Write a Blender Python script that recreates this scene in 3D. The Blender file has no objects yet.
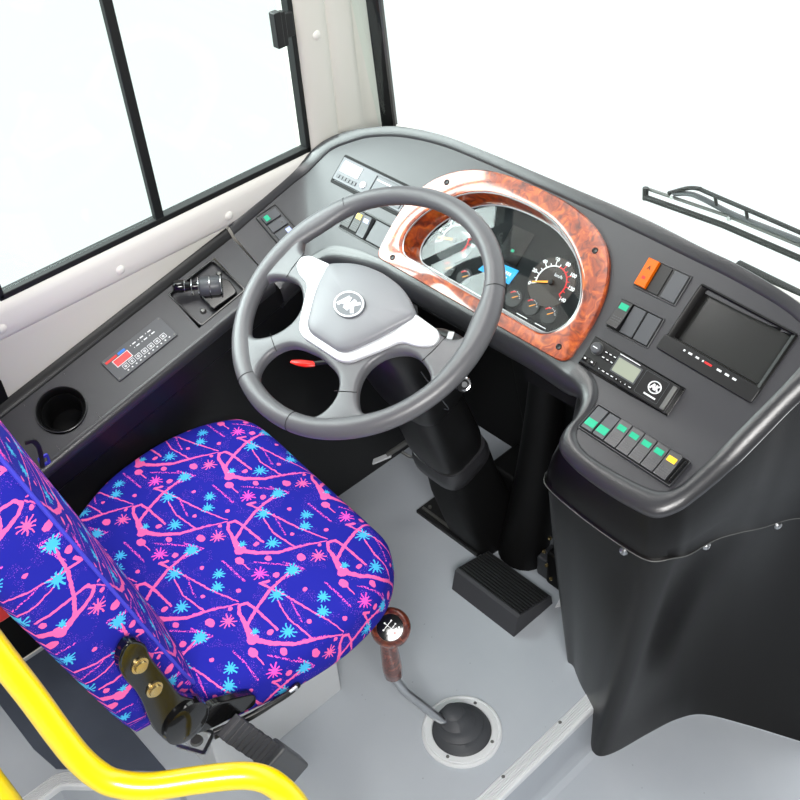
import bpy, bmesh, math, random
from mathutils import Vector, Matrix
from math import sin, cos, pi, radians, sqrt, hypot, atan2
random.seed(7)
SC = bpy.context.scene
COL = SC.collection

# ------------------------------------------------------------ materials
def srgb(c):
    return tuple((v/12.92 if v <= .04045 else ((v+.055)/1.055)**2.4) for v in [x/255 for x in c]) + (1,)
MATS = {}
def mat(name, col, rough=.5, metal=0, spec=.5, coat=0, bump=0, bscale=300, emit=None, estr=0, var=0, vscale=20, coat_r=.03):
    m = bpy.data.materials.new(name); m.use_nodes = True
    nt = m.node_tree; b = nt.nodes['Principled BSDF']
    c = srgb(col)
    b.inputs['Base Color'].default_value = c
    b.inputs['Roughness'].default_value = rough
    b.inputs['Metallic'].default_value = metal
    b.inputs['Specular IOR Level'].default_value = spec
    b.inputs['Coat Weight'].default_value = coat
    b.inputs['Coat Roughness'].default_value = coat_r
    tc = nt.nodes.new('ShaderNodeTexCoord')
    if bump:
        n = nt.nodes.new('ShaderNodeTexNoise'); n.inputs['Scale'].default_value = bscale; n.inputs['Detail'].default_value = 3
        nt.links.new(tc.outputs['Object'], n.inputs['Vector'])
        bp = nt.nodes.new('ShaderNodeBump'); bp.inputs['Strength'].default_value = bump; bp.inputs['Distance'].default_value = .001
        nt.links.new(n.outputs['Fac'], bp.inputs['Height']); nt.links.new(bp.outputs['Normal'], b.inputs['Normal'])
    if var:
        n = nt.nodes.new('ShaderNodeTexNoise'); n.inputs['Scale'].default_value = vscale; n.inputs['Detail'].default_value = 4
        nt.links.new(tc.outputs['Object'], n.inputs['Vector'])
        mx = nt.nodes.new('ShaderNodeMix'); mx.data_type = 'RGBA'
        mx.inputs[6].default_value = tuple(v*(1-var) for v in c[:3]) + (1,)
        mx.inputs[7].default_value = tuple(min(1, v*(1+var)) for v in c[:3]) + (1,)
        nt.links.new(n.outputs['Fac'], mx.inputs[0]); nt.links.new(mx.outputs[2], b.inputs['Base Color'])
    if emit:
        b.inputs['Emission Color'].default_value = srgb(emit); b.inputs['Emission Strength'].default_value = estr
    MATS[name] = m
    return m
mat('dash_plastic', (50, 50, 54), .40, spec=.6, bump=.15, bscale=900)
mat('rim_plastic', (46, 46, 49), .33, spec=.8, bump=.25, bscale=500)
mat('shell_plastic', (13, 12, 12), .30, spec=.24, bump=.2, bscale=700)
mat('black_plastic', (20, 20, 21), .38, spec=.5)
mat('deep_black', (9, 9, 10), .6, spec=.25)
mat('gloss_black', (14, 14, 15), .12, spec=.6)
mat('wheel_rubber', (90, 90, 93), .36, spec=.6, bump=.2, bscale=900)
mat('ceiling_grey', (112, 114, 118), .7, spec=.2)
mat('badge_grey', (104, 107, 112), .4)
mat('hub_plastic', (126, 127, 131), .40, spec=.55, bump=.15, bscale=900)
mat('silver_paint', (222, 224, 227), .32, metal=.35, spec=.5)
mat('piping_blue', (58, 58, 190), .6)
mat('chrome', (220, 220, 222), .12, metal=1)
mat('brushed_metal', (185, 187, 190), .32, metal=1)
mat('dull_metal', (120, 120, 118), .45, metal=.8)
mat('aluminium', (226, 228, 230), .36, metal=.25)
mat('white_paint', (232, 230, 223), .45, spec=.4)
mat('pillar_paint', (222, 220, 211), .5, spec=.35)
mat('base_paint', (196, 199, 202), .5, spec=.3)
mat('black_rubber', (22, 24, 24), .5, spec=.4)
mat('boot_rubber', (62, 64, 68), .55, spec=.35, bump=.2, bscale=200)
mat('yellow_paint', (246, 214, 0), .28, spec=.5, coat=.6, coat_r=.08)
mat('red_plastic', (196, 20, 12), .4)
mat('pedal_rubber', (58, 58, 62), .55, spec=.3)
mat('shade_slate', (72, 78, 90), .6, spec=.25, var=.15)  # dark floor tone with the shade behind the seat put into its colour
mat('green_lens', (14, 165, 125), .35, spec=.3, emit=(20, 215, 160), estr=.15)
mat('amber_lens', (225, 100, 0), .35, spec=.3, emit=(255, 110, 0), estr=.08)
mat('yellow_lens', (250, 195, 30), .3, emit=(255, 190, 20), estr=.4)
mat('blue_lens', (170, 180, 245), .3, emit=(160, 170, 255), estr=.5)
mat('lcd_grey', (150, 156, 140), .3)
mat('lcd_white', (200, 208, 210), .25, emit=(215, 225, 228), estr=.25)
mat('lcd_blue', (20, 130, 190), .3, emit=(0, 165, 235), estr=.9)
mat('red_display', (225, 40, 40), .3, emit=(255, 50, 50), estr=.5)
mat('blue_print', (40, 120, 220), .4)
mat('red_print', (220, 40, 40), .4)
mat('white_print', (232, 234, 236), .4)
mat('dial_white', (235, 238, 240), .4, emit=(235, 238, 240), estr=.25)
mat('dial_red', (215, 25, 30), .4, emit=(220, 20, 25), estr=.35)
mat('dial_orange', (250, 165, 40), .35, emit=(255, 160, 40), estr=.5)
mat('dial_face', (13, 15, 17), .45)
mat('dial_glow', (38, 22, 12), .45)
mat('cluster_black', (10, 15, 18), .6, spec=.15)
mat('screen_glass', (44, 45, 44), .22, spec=.6)
mat('grey_switch', (74, 76, 80), .4)
mat('tacho_grey', (98, 100, 105), .4)
mat('brass', (205, 182, 130), .25, metal=.9)
mat('red_cap', (225, 30, 15), .35)

def aislefloor():
    m = bpy.data.materials.new('floor_vinyl'); m.use_nodes = True; nt = m.node_tree; b = nt.nodes['Principled BSDF']
    tc = nt.nodes.new('ShaderNodeTexCoord')
    n1 = nt.nodes.new('ShaderNodeTexNoise'); n1.inputs['Scale'].default_value = 5; n1.inputs['Detail'].default_value = 5
    n2 = nt.nodes.new('ShaderNodeTexVoronoi'); n2.inputs['Scale'].default_value = 28
    nt.links.new(tc.outputs['Object'], n1.inputs['Vector']); nt.links.new(tc.outputs['Object'], n2.inputs['Vector'])
    mx = nt.nodes.new('ShaderNodeMix'); mx.data_type = 'RGBA'
    mx.inputs[6].default_value = srgb((160, 166, 174)); mx.inputs[7].default_value = srgb((180, 185, 191))
    nt.links.new(n1.outputs['Fac'], mx.inputs[0])
    lt = nt.nodes.new('ShaderNodeMath'); lt.operation = 'LESS_THAN'; lt.inputs[1].default_value = .045
    nt.links.new(n2.outputs['Distance'], lt.inputs[0])
    ml = nt.nodes.new('ShaderNodeMath'); ml.operation = 'MULTIPLY'; ml.inputs[1].default_value = .35
    nt.links.new(lt.outputs[0], ml.inputs[0])
    m2 = nt.nodes.new('ShaderNodeMix'); m2.data_type = 'RGBA'; m2.inputs[7].default_value = srgb((90, 94, 102))
    nt.links.new(ml.outputs[0], m2.inputs[0]); nt.links.new(mx.outputs[2], m2.inputs[6])
    nt.links.new(m2.outputs[2], b.inputs['Base Color'])
    b.inputs['Roughness'].default_value = .5; b.inputs['Specular IOR Level'].default_value = .35
    MATS['floor_vinyl'] = m
aislefloor()

def wood(name, dark, mid, light, scale=26):
    m = bpy.data.materials.new(name); m.use_nodes = True; nt = m.node_tree; b = nt.nodes['Principled BSDF']
    tc = nt.nodes.new('ShaderNodeTexCoord')
    n0 = nt.nodes.new('ShaderNodeTexNoise'); n0.inputs['Scale'].default_value = scale*.8; n0.inputs['Detail'].default_value = 3
    nt.links.new(tc.outputs['Object'], n0.inputs['Vector'])
    ad = nt.nodes.new('ShaderNodeMix'); ad.data_type = 'VECTOR'; ad.inputs[0].default_value = .05
    nt.links.new(tc.outputs['Object'], ad.inputs[4]); nt.links.new(n0.outputs['Color'], ad.inputs[5])
    n1 = nt.nodes.new('ShaderNodeTexNoise'); n1.inputs['Scale'].default_value = scale*1.6; n1.inputs['Detail'].default_value = 6; n1.inputs['Distortion'].default_value = 1.5
    nt.links.new(ad.outputs[1], n1.inputs['Vector'])
    r = nt.nodes.new('ShaderNodeValToRGB'); e = r.color_ramp.elements
    e[0].position = .32; e[0].color = srgb(dark); e[1].position = .68; e[1].color = srgb(light)
    k = e.new(.5); k.color = srgb(mid)
    nt.links.new(n1.outputs['Fac'], r.inputs['Fac'])
    v = nt.nodes.new('ShaderNodeTexVoronoi'); v.inputs['Scale'].default_value = scale*1.9
    nt.links.new(ad.outputs[1], v.inputs['Vector'])
    r2 = nt.nodes.new('ShaderNodeValToRGB'); e = r2.color_ramp.elements
    e[0].position = .1; e[0].color = (.28, .22, .2, 1); e[1].position = .38; e[1].color = (1, 1, 1, 1)
    nt.links.new(v.outputs['Distance'], r2.inputs['Fac'])
    mx = nt.nodes.new('ShaderNodeMix'); mx.data_type = 'RGBA'; mx.blend_type = 'MULTIPLY'; mx.inputs[0].default_value = .75
    nt.links.new(r.outputs[0], mx.inputs[6]); nt.links.new(r2.outputs[0], mx.inputs[7])
    nt.links.new(mx.outputs[2], b.inputs['Base Color'])
    b.inputs['Roughness'].default_value = .3; b.inputs['Coat Weight'].default_value = 1; b.inputs['Coat Roughness'].default_value = .06
    b.inputs['Coat IOR'].default_value = 1.65
    MATS[name] = m
wood('burl_wood', (100, 30, 4), (165, 64, 10), (204, 100, 24))
wood('knob_wood', (50, 16, 10), (92, 34, 22), (138, 70, 46), 40)

def glass(name, tint, fac=.06):
    m = bpy.data.materials.new(name); m.use_nodes = True; nt = m.node_tree
    for n in list(nt.nodes): nt.nodes.remove(n)
    o = nt.nodes.new('ShaderNodeOutputMaterial'); t = nt.nodes.new('ShaderNodeBsdfTransparent'); g = nt.nodes.new('ShaderNodeBsdfGlossy')
    lw = nt.nodes.new('ShaderNodeLayerWeight'); lw.inputs['Blend'].default_value = .5
    pw = nt.nodes.new('ShaderNodeMath'); pw.operation = 'POWER'; pw.inputs[1].default_value = 5
    f = nt.nodes.new('ShaderNodeMath'); f.operation = 'MULTIPLY_ADD'; f.inputs[1].default_value = fac*8; f.inputs[2].default_value = fac
    nt.links.new(lw.outputs['Facing'], pw.inputs[0]); nt.links.new(pw.outputs[0], f.inputs[0])
    t.inputs[0].default_value = srgb(tint); g.inputs['Roughness'].default_value = .02
    mx = nt.nodes.new('ShaderNodeMixShader')
    nt.links.new(f.outputs[0], mx.inputs[0]); nt.links.new(t.outputs[0], mx.inputs[1]); nt.links.new(g.outputs[0], mx.inputs[2])
    nt.links.new(mx.outputs[0], o.inputs[0]); MATS[name] = m
glass('window_glass', (247, 254, 252), .03)
glass('cluster_glass', (250, 252, 252), .03)

# upholstery print: splashes, brush strokes, bursts and blobs on royal blue
def fabric():
    m = bpy.data.materials.new('print_fabric'); m.use_nodes = True; nt = m.node_tree; b = nt.nodes['Principled BSDF']
    L = nt.links.new
    def math_(op, a, b_=None, c=None, clamp=False):
        n = nt.nodes.new('ShaderNodeMath'); n.operation = op; n.use_clamp = clamp
        for i, x in enumerate((a, b_, c)):
            if x is None: continue
            if isinstance(x, (int, float)): n.inputs[i].default_value = x
            else: L(x, n.inputs[i])
        return n.outputs[0]
    uv = nt.nodes.new('ShaderNodeUVMap'); uv.uv_map = 'UVMap'
    nz = nt.nodes.new('ShaderNodeTexNoise'); nz.inputs['Scale'].default_value = 140; nz.inputs['Detail'].default_value = 2
    L(uv.outputs[0], nz.inputs['Vector'])
    sp = nt.nodes.new('ShaderNodeSeparateXYZ'); L(uv.outputs[0], sp.inputs[0])
    sn = nt.nodes.new('ShaderNodeSeparateColor'); L(nz.outputs['Color'], sn.inputs[0])
    X = math_('ADD', sp.outputs[0], math_('MULTIPLY', math_('SUBTRACT', sn.outputs[0], .5), .0045))
    Y = math_('ADD', sp.outputs[1], math_('MULTIPLY', math_('SUBTRACT', sn.outputs[1], .5), .0045))
    PX, PY = .155, .184
    def wrap(cx, cy):
        x = math_('SUBTRACT', X, cx); y = math_('SUBTRACT', Y, cy)
        i = math_('ROUND', math_('MULTIPLY', x, 1/PX))
        x2 = math_('MULTIPLY_ADD', i, -PX, x)
        y1 = math_('MULTIPLY_ADD', i, -PY/2, y)
        j = math_('ROUND', math_('MULTIPLY', y1, 1/PY))
        return x2, math_('MULTIPLY_ADD', j, -PY, y1)
    def dot(cx, cy, r, sx=1, sy=1):
        x, y = wrap(cx, cy)
        d = math_('SQRT', math_('ADD', math_('POWER', math_('MULTIPLY', x, sx), 2), math_('POWER', math_('MULTIPLY', y, sy), 2)))
        return math_('LESS_THAN', d, r)
    def seg(x0, y0, x1, y1, w, w2=None):
        w2 = w if w2 is None else w2
        cx, cy = (x0+x1)/2, (y0+y1)/2; dx, dy = (x1-x0), (y1-y0); ln = hypot(dx, dy); ux, uy = dx/ln, dy/ln
        x, y = wrap(cx, cy)
        t = math_('ADD', math_('MULTIPLY', x, ux), math_('MULTIPLY', y, uy))
        p = math_('ABSOLUTE', math_('ADD', math_('MULTIPLY', x, -uy), math_('MULTIPLY', y, ux)))
        over = math_('MAXIMUM', math_('SUBTRACT', math_('ABSOLUTE', t), ln/2), 0)
        d = math_('SQRT', math_('ADD', math_('MULTIPLY', over, over), math_('MULTIPLY', p, p)))
        wid = math_('MULTIPLY_ADD', t, (w2-w)/ln, (w+w2)/2)
        return math_('LESS_THAN', d, wid)
    def star(cx, cy, R, w=.0011, n=5):
        x, y = wrap(cx, cy)
        r = math_('SQRT', math_('ADD', math_('MULTIPLY', x, x), math_('MULTIPLY', y, y)))
        a = math_('ARCTAN2', y, x)
        s = math_('MULTIPLY', math_('ABSOLUTE', math_('SINE', math_('MULTIPLY_ADD', a, n, cx*40))), math_('MULTIPLY', r, 1/n))
        rr = math_('MULTIPLY_ADD', math_('SINE', math_('MULTIPLY', a, 3)), R*.16, R*.86)
        return math_('MULTIPLY', math_('LESS_THAN', s, w), math_('LESS_THAN', r, rr))
    def mx(lst):
        o = lst[0]
        for q in lst[1:]: o = math_('MAXIMUM', o, q)
        return o
    KX, KY = .027, -.315
    def k(x, y): return KX+x, KY+y
    def ks(a, b2, w, w2=None): return seg(*k(*a), *k(*b2), w*.84, None if w2 is None else w2*.84)
    pink = mx([ks((-.002, .0), (-.025, .008), .0062, .0050), ks((-.025, .008), (-.050, .014), .0042, .0032), ks((-.050, .014), (-.061, .023), .0032), ks((-.061, .023), (-.056, .034), .0032),
               ks((-.056, .034), (-.040, .037), .0030, .0028), ks((-.040, .037), (.016, .038), .0028, .0022),
               ks((-.022, .008), (-.036, .036), .0036, .0032), ks((-.036, .036), (-.050, .075), .0032), ks((-.050, .075), (-.056, .120), .0030, .0024),
               ks((.0, -.002), (.028, .016), .0058, .0048), ks((.028, .016), (.053, .042), .0048, .0036), ks((.053, .042), (.070, .078), .0036, .0022), ks((.070, .078), (.090, .115), .0022, .0012),
               ks((-.072, .073), (-.066, .085), .0030), ks((-.070, .074), (-.033, .085), .0024, .0018), ks((-.033, .085), (.034, .100), .0018, .0018), ks((.034, .100), (.087, .118), .0017, .0011),
               ks((-.026, .072), (.012, .063), .0013, .0015), ks((.012, .063), (.066, .069), .0015, .0017),
               dot(*k(.004, .0), .0080, 1, .8), dot(*k(.021, -.014), .0070, .8, 1), ks((.026, -.014), (.047, -.014), .0014, .0012),
               dot(*k(-.067, .102), .0056), dot(*k(-.012, .117), .0038), dot(*k(.012, .027), .0044, 1, .8), dot(*k(.051, .022), .0050, .8, 1),
               dot(*k(.038, .084), .0038), dot(*k(.088, .062), .0066, .75, 1), dot(*k(.070, .131), .0040), dot(*k(.089, .101), .0036),
               star(*k(-.049, -.008), .0150, .0010)])
    star_m = star(*k(.067, -.007), .0150, .0010)
    cyan = mx([star(*k(-.056, .127), .0150, .0012, 6), star(*k(-.035, .078), .0160, .0012, 5), star(*k(.030, .048), .0150, .0011), star(*k(-.005, .011), .008, .0009, 4),
               star(*k(.019, .129), .0125, .0010), star(*k(.039, .111), .0130, .0011)])
    # broken scribbles
    n2 = nt.nodes.new('ShaderNodeTexNoise'); n2.inputs['Scale'].default_value = 420; n2.inputs['Detail'].default_value = 1
    L(uv.outputs[0], n2.inputs['Vector'])
    br = math_('GREATER_THAN', n2.outputs['Fac'], .50)
    scr = mx([ks((.10, .0), (.11, .05), .0022), ks((.11, .05), (.075, .035), .0020), ks((-.08, .0), (-.10, -.04), .0018), ks((.0, .15), (.06, .15), .0020), ks((-.02, .09), (.03, .075), .0015), ks((.04, .0), (.09, .04), .0018)])
    scr = math_('MULTIPLY', scr, br)
    n3 = nt.nodes.new('ShaderNodeTexNoise'); n3.inputs['Scale'].default_value = 620; n3.inputs['Detail'].default_value = 1
    n4 = nt.nodes.new('ShaderNodeTexNoise'); n4.inputs['Scale'].default_value = 26; n4.inputs['Detail'].default_value = 2
    L(uv.outputs[0], n3.inputs['Vector']); L(uv.outputs[0], n4.inputs['Vector'])
    sk = math_('MULTIPLY', math_('GREATER_THAN', n3.outputs['Fac'], .66), math_('GREATER_THAN', n4.outputs['Fac'], .53))
    def mix(f, a, c2):
        n = nt.nodes.new('ShaderNodeMix'); n.data_type = 'RGBA'; L(f, n.inputs[0])
        if isinstance(a, tuple): n.inputs[6].default_value = a
        else: L(a, n.inputs[6])
        n.inputs[7].default_value = c2; return n.outputs[2]
    base = srgb((30, 33, 150))
    c = mix(sk, base, srgb((150, 80, 215)))
    c = mix(scr, c, srgb((240, 90, 190)))
    c = mix(pink, c, srgb((236, 98, 165)))
    c = mix(star_m, c, srgb((252, 84, 190)))
    c = mix(cyan, c, srgb((70, 178, 225)))
    L(c, b.inputs['Base Color'])
    b.inputs['Roughness'].default_value = .85; b.inputs['Specular IOR Level'].default_value = .15
    b.inputs['Sheen Weight'].default_value = .0
    MATS['print_fabric'] = m
fabric()

# ------------------------------------------------------------ mesh helpers
class MB:
    def __init__(s): s.v = []; s.f = []; s.uv = None
    def add(s, vs, fs):
        o = len(s.v); s.v += [tuple(p) for p in vs]; s.f += [tuple(i+o for i in f) for f in fs]; return s
    def box(s, c, d, R=None):
        x, y, z = [q/2 for q in d]
        vs = [Vector(p) for p in ((-x,-y,-z),(x,-y,-z),(x,y,-z),(-x,y,-z),(-x,-y,z),(x,-y,z),(x,y,z),(-x,y,z))]
        if R is not None: vs = [R @ p for p in vs]
        vs = [p+Vector(c) for p in vs]
        return s.add(vs, [(3,2,1,0),(4,5,6,7),(0,1,5,4),(1,2,6,5),(2,3,7,6),(3,0,4,7)])
    def prism(s, poly, z0, z1, inset=0):
        n = len(poly)
        area = sum(poly[i][0]*poly[(i+1)%n][1]-poly[(i+1)%n][0]*poly[i][1] for i in range(n))
        if area < 0: poly = poly[::-1]
        zf = z1 if callable(z1) else (lambda x, y: z1)
        z0f = z0 if callable(z0) else (lambda x, y: z0)
        s.add([(x, y, z0f(x, y)) for x, y in poly]+[(x, y, zf(x, y)) for x, y in poly],
              [tuple(range(n))[::-1], tuple(range(n, 2*n))]+[(i, (i+1) % n, (i+1) % n+n, i+n) for i in range(n)])
        return s
    def ring(s, outer, inner, z0, z1):
        n = len(outer)
        vs = [(x, y, z0) for x, y in outer]+[(x, y, z1) for x, y in outer]+[(x, y, z1) for x, y in inner]+[(x, y, z0) for x, y in inner]
        fs = []
        for k in range(4):
            a, b = k*n, ((k+1) % 4)*n
            fs += [(a+i, a+(i+1) % n, b+(i+1) % n, b+i) for i in range(n)]
        return s.add(vs, fs)
    def tube(s, path, r, n=12, closed=False, cap=True, flat=1.0):
        P = [Vector(p) for p in path]; N = len(P); R = r if callable(r) else (lambda t: r)
        tan = []
        for i in range(N):
            a = P[(i-1) % N] if (closed or i > 0) else P[i]; b = P[(i+1) % N] if (closed or i < N-1) else P[i]
            tan.append((b-a).normalized())
        up = Vector((0, 0, 1)) if abs(tan[0].z) < .9 else Vector((1, 0, 0))
        nrm = (up-tan[0]*up.dot(tan[0])).normalized(); vs = []
        for i in range(N):
            nrm = (nrm-tan[i]*nrm.dot(tan[i])).normalized(); bi = tan[i].cross(nrm); q = R(i/(N-1))
            for k in range(n):
                a = 2*pi*k/n; vs.append(P[i]+nrm*(cos(a)*q*flat)+bi*(sin(a)*q))
        fs = []
        M = N if closed else N-1
        for i in range(M):
            for k in range(n):
                a = i*n+k; b = i*n+(k+1) % n; c = ((i+1) % N)*n+(k+1) % n; d = ((i+1) % N)*n+k
                fs.append((a, b, c, d))
        if cap and not closed: fs += [tuple(range(n))[::-1], tuple((N-1)*n+k for k in range(n))]
        return s.add(vs, fs)
    def lathe(s, prof, n=40, c=(0, 0, 0), R=None, cap=True):
        vs = []; fs = []; m = len(prof)
        for k in range(n):
            a = 2*pi*k/n
            for r, z in prof:
                p = Vector((r*cos(a), r*sin(a), z))
                if R is not None: p = R @ p
                vs.append(p+Vector(c))
        for k in range(n):
            for i in range(m-1):
                a = k*m+i; b = ((k+1) % n)*m+i
                fs.append((a, b, b+1, a+1))
        if cap and prof[0][0] > 1e-6: fs.append(tuple(k*m for k in range(n))[::-1])
        if cap and prof[-1][0] > 1e-6: fs.append(tuple(k*m+m-1 for k in range(n)))
        return s.add(vs, fs)
    def grid(s, rows, closed=False):
        n = len(rows[0]); vs = [p for r in rows for p in r]; fs = []
        for i in range(len(rows)-1):
            for k in range(n if closed else n-1):
                fs.append((i*n+k, i*n+(k+1) % n, (i+1)*n+(k+1) % n, (i+1)*n+k))
        return s.add(vs, fs)
    def build(s, name, m, parent=None, bevel=0, smooth=True, seg=2, sub=0, solid=0, label=None, ang=38, recalc=True):
        me = bpy.data.meshes.new(name); me.from_pydata([tuple(p) for p in s.v], [], s.f)
        bm = bmesh.new(); bm.from_mesh(me)
        if not s.uv: bmesh.ops.remove_doubles(bm, verts=bm.verts, dist=1e-6)
        if recalc: bmesh.ops.recalc_face_normals(bm, faces=bm.faces)
        bm.to_mesh(me); bm.free()
        if s.uv:
            l = me.uv_layers.new(name='UVMap')
            for lp in me.loops: l.data[lp.index].uv = s.uv[lp.vertex_index]
        me.materials.append(MATS[m])
        o = bpy.data.objects.new(name, me); COL.objects.link(o)
        if smooth:
            for p in me.polygons: p.use_smooth = True
            if not sub:
                try: me.set_sharp_from_angle(angle=radians(ang))
                except Exception: pass
        if solid:
            q = o.modifiers.new('solid', 'SOLIDIFY'); q.thickness = solid; q.offset = -1
        if bevel:
            q = o.modifiers.new('bevel', 'BEVEL'); q.width = bevel; q.segments = seg; q.limit_method = 'ANGLE'; q.angle_limit = radians(35)
            q.harden_normals = True
        if sub:
            q = o.modifiers.new('sub', 'SUBSURF'); q.levels = sub; q.render_levels = sub
        if parent: o.parent = parent
        if label: o['label'] = label
        return o
def B(): return MB()
def tag(o, label=None, cat=None, group=None, kind=None):
    if label: o['label'] = label
    if cat: o['category'] = cat
    if group: o['group'] = group
    if kind: o['kind'] = kind
    return o
def empty(name, loc=(0, 0, 0), ex=None, ey=None, **k):
    o = bpy.data.objects.new(name, None); COL.objects.link(o); o.empty_display_size = .05
    if ex is not None:
        ex = Vector(ex).normalized(); ey = Vector(ey); ey = (ey-ex*ey.dot(ex)).normalized(); ez = ex.cross(ey)
        M = Matrix((ex, ey, ez)).transposed().to_4x4(); M.translation = Vector(loc); o.matrix_world = M
    else: o.location = loc
    tag(o, **k); return o
def struct(o): o['kind'] = 'structure'; return o
def cr(keys, n, closed=False):   # Catmull-Rom through keys
    K = [Vector(k) for k in keys]; N = len(K); out = []
    M = N if closed else N-1
    tot = n if closed else n-1
    for q in range(n):
        u = q/tot*M; i = min(int(u), M-1); t = u-i
        g = (lambda j: K[j % N]) if closed else (lambda j: K[max(0, min(N-1, j))])
        p0, p1, p2, p3 = g(i-1), g(i), g(i+1), g(i+2)
        if not closed:
            if i == 0: p0 = 2*p1-p2
            if i == M-1: p3 = 2*p2-p1
        out.append(.5*((2*p1)+(-p0+p2)*t+(2*p0-5*p1+4*p2-p3)*t*t+(-p0+3*p1-3*p2+p3)*t**3))
    return out
def rrect(cx, cy, w, h, r, n=5):
    out = []
    for sx, sy, a0 in ((1, 1, 0), (-1, 1, 90), (-1, -1, 180), (1, -1, 270)):
        for k in range(n+1):
            a = radians(a0+90*k/n); out.append((cx+sx*(w/2-r)+r*cos(a), cy+sy*(h/2-r)+r*sin(a)))
    return out
def roundpoly(pts, r, n=5):
    out = []; N = len(pts); rr = r if isinstance(r, (list, tuple)) else [r]*N
    for i in range(N):
        p = Vector(pts[i]); a = Vector(pts[i-1])-p; b = Vector(pts[(i+1) % N])-p
        q = min(rr[i], a.length*.48, b.length*.48); a = p+a.normalized()*q; b = p+b.normalized()*q
        for k in range(n+1):
            t = k/n; out.append(tuple(a*(1-t)**2+p*2*t*(1-t)+b*t*t))
    return out
def text(parent, s, size, loc, m, name='lettering', rz=0, bold=0, shear=0):
    cu = bpy.data.curves.new(name, 'FONT'); cu.body = s; cu.size = size; cu.align_x = 'CENTER'; cu.align_y = 'CENTER'
    cu.extrude = .0002; cu.offset = bold; cu.shear = shear
    t = bpy.data.objects.new('tmp', cu); COL.objects.link(t)
    dg = bpy.context.evaluated_depsgraph_get(); me = bpy.data.meshes.new_from_object(t.evaluated_get(dg))
    bpy.data.objects.remove(t)
    me.materials.clear(); me.materials.append(MATS[m])
    o = bpy.data.objects.new(name, me); COL.objects.link(o); o.location = loc; o.rotation_euler = (0, 0, rz); o.parent = parent
    return o
def copy_tree(o, parent=None):
    c = o.copy(); COL.objects.link(c)
    if parent: c.parent = parent
    for ch in list(o.children): copy_tree(ch, c)
    return c

# ------------------------------------------------------------ surfaces of the dashboard (metres; +Y is the driving direction)
def smax(a, b, k=.012): return .5*(a+b+sqrt((a-b)**2+k*k))
def S(x, y):
    a = .5445+.9004*y; b = .4694+.28*y-.53*x
    c = .7245+.404*(y-.2)-.6*max(0, .3-x)
    return smax(smax(a, b), c)
def BC(x, y): return .731+.2235*(y-.071)-.40*(x+.47)
T42 = radians(42); T22 = radians(22)
EV = Vector((0, cos(T42), sin(T42))); EX = Vector((1, 0, 0))
def dpt(x, v, h=0):
    n = Vector((0, -sin(T42), cos(T42)))
    return Vector((0, .195, .72))+EX*x+EV*v+n*h

# ------------------------------------------------------------ SETTING
def flat(name, poly, z, th, m, bevel=0):
    return struct(B().prism(poly, z-th, z).build(name, m, bevel=bevel, smooth=False))
# driver's platform and the lower aisle floor
flat('floor', [(.448, .75), (-.6, .75), (-.6, -1.6), (-.160, -1.6), (-.160, -.705), (-.006, -.553), (.0, -.545), (.448, -.541)], 0, .14, 'floor_vinyl')
flat('floor_aisle', [(-.75, -2.2), (2.2, -2.2), (2.2, .9), (-.75, .9)], -.141, .04, 'floor_vinyl')
# coved riser skirting between the two levels
rows = []
for y in [-.541+i*(1.29)/30 for i in range(31)]:
    rows.append([(.4485, y, -.01), (.4490, y, -.10), (.4500, y, -.125), (.456, y, -.1385), (.470, y, -.1405)])
struct(B().grid(rows).build('baseboard_step', 'floor_vinyl'))
# ribbed aluminium nosings
def nosing(name, pts, w):
    b = B(); P = [Vector((p[0], p[1], 0)) for p in pts]
    prof = [(0, .0006), (.002, .003)]
    nr = 6
    for i in range(nr):
        a = .003+(w-.006)*i/nr; d = (w-.006)/nr
        prof += [(a, .0036), (a+d*.60, .0036), (a+d*.64, .0008), (a+d*.96, .0008)]
    prof += [(w-.002, .003), (w, .0), (w, -.014), (w-.003, -.014), (w-.004, -.0012), (0, -.0012)]
    sm = [Vector((x, y, 0)) for x, y in [tuple(P[0][:2])]+(lambda q: q)([tuple(c) for c in roundpoly([tuple(p[:2]) for p in P], .02, 5)][6:-6])+[tuple(P[-1][:2])]] if len(P) > 2 else [P[0].lerp(P[1], t/20) for t in range(21)]
    rows = []
    for i, p in enumerate(sm):
        t = (sm[min(i+1, len(sm)-1)]-sm[max(i-1, 0)]).normalized(); nn = Vector((t.y, -t.x, 0))
        rows.append([p+nn*a+Vector((0, 0, z)) for a, z in prof])
    b.grid(rows, closed=False)
    return struct(b.build(name, 'aluminium', ang=20)), sm
n1, _ = nosing('trim_1', [(.418, -.56), (.418, .158)], .032)
n2, _ = nosing('trim_2', [(-.186, -1.5), (-.186, -.690), (-.026, -.536)], .030)
for y in (-.37, -.26, -.10, .06):
    B().lathe([(.0, .0046), (.003, .0042), (.004, .003)], 12, (.424, y, .0)).build('screw', 'dull_metal', n1)
for x, y in ((-.171, -.86), (-.120, -.642), (-.045, -.570)):
    B().lathe([(.0, .0046), (.003, .0042), (.004, .003)], 12, (x, y, .0)).build('screw', 'dull_metal', n2)
# dark sheet on the floor, painting in the shade behind the seat
shade = B().prism([(-.034, -.540), (-.46, -.540), (-.46, -.70), (-.262, -.70), (-.192, -.690)], .0005, .004).build('floor_shade', 'shade_slate', bevel=.001)
tag(shade, 'dark slate floor patch painting in the shade behind the seat beside the yellow rail', 'shade')

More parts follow.
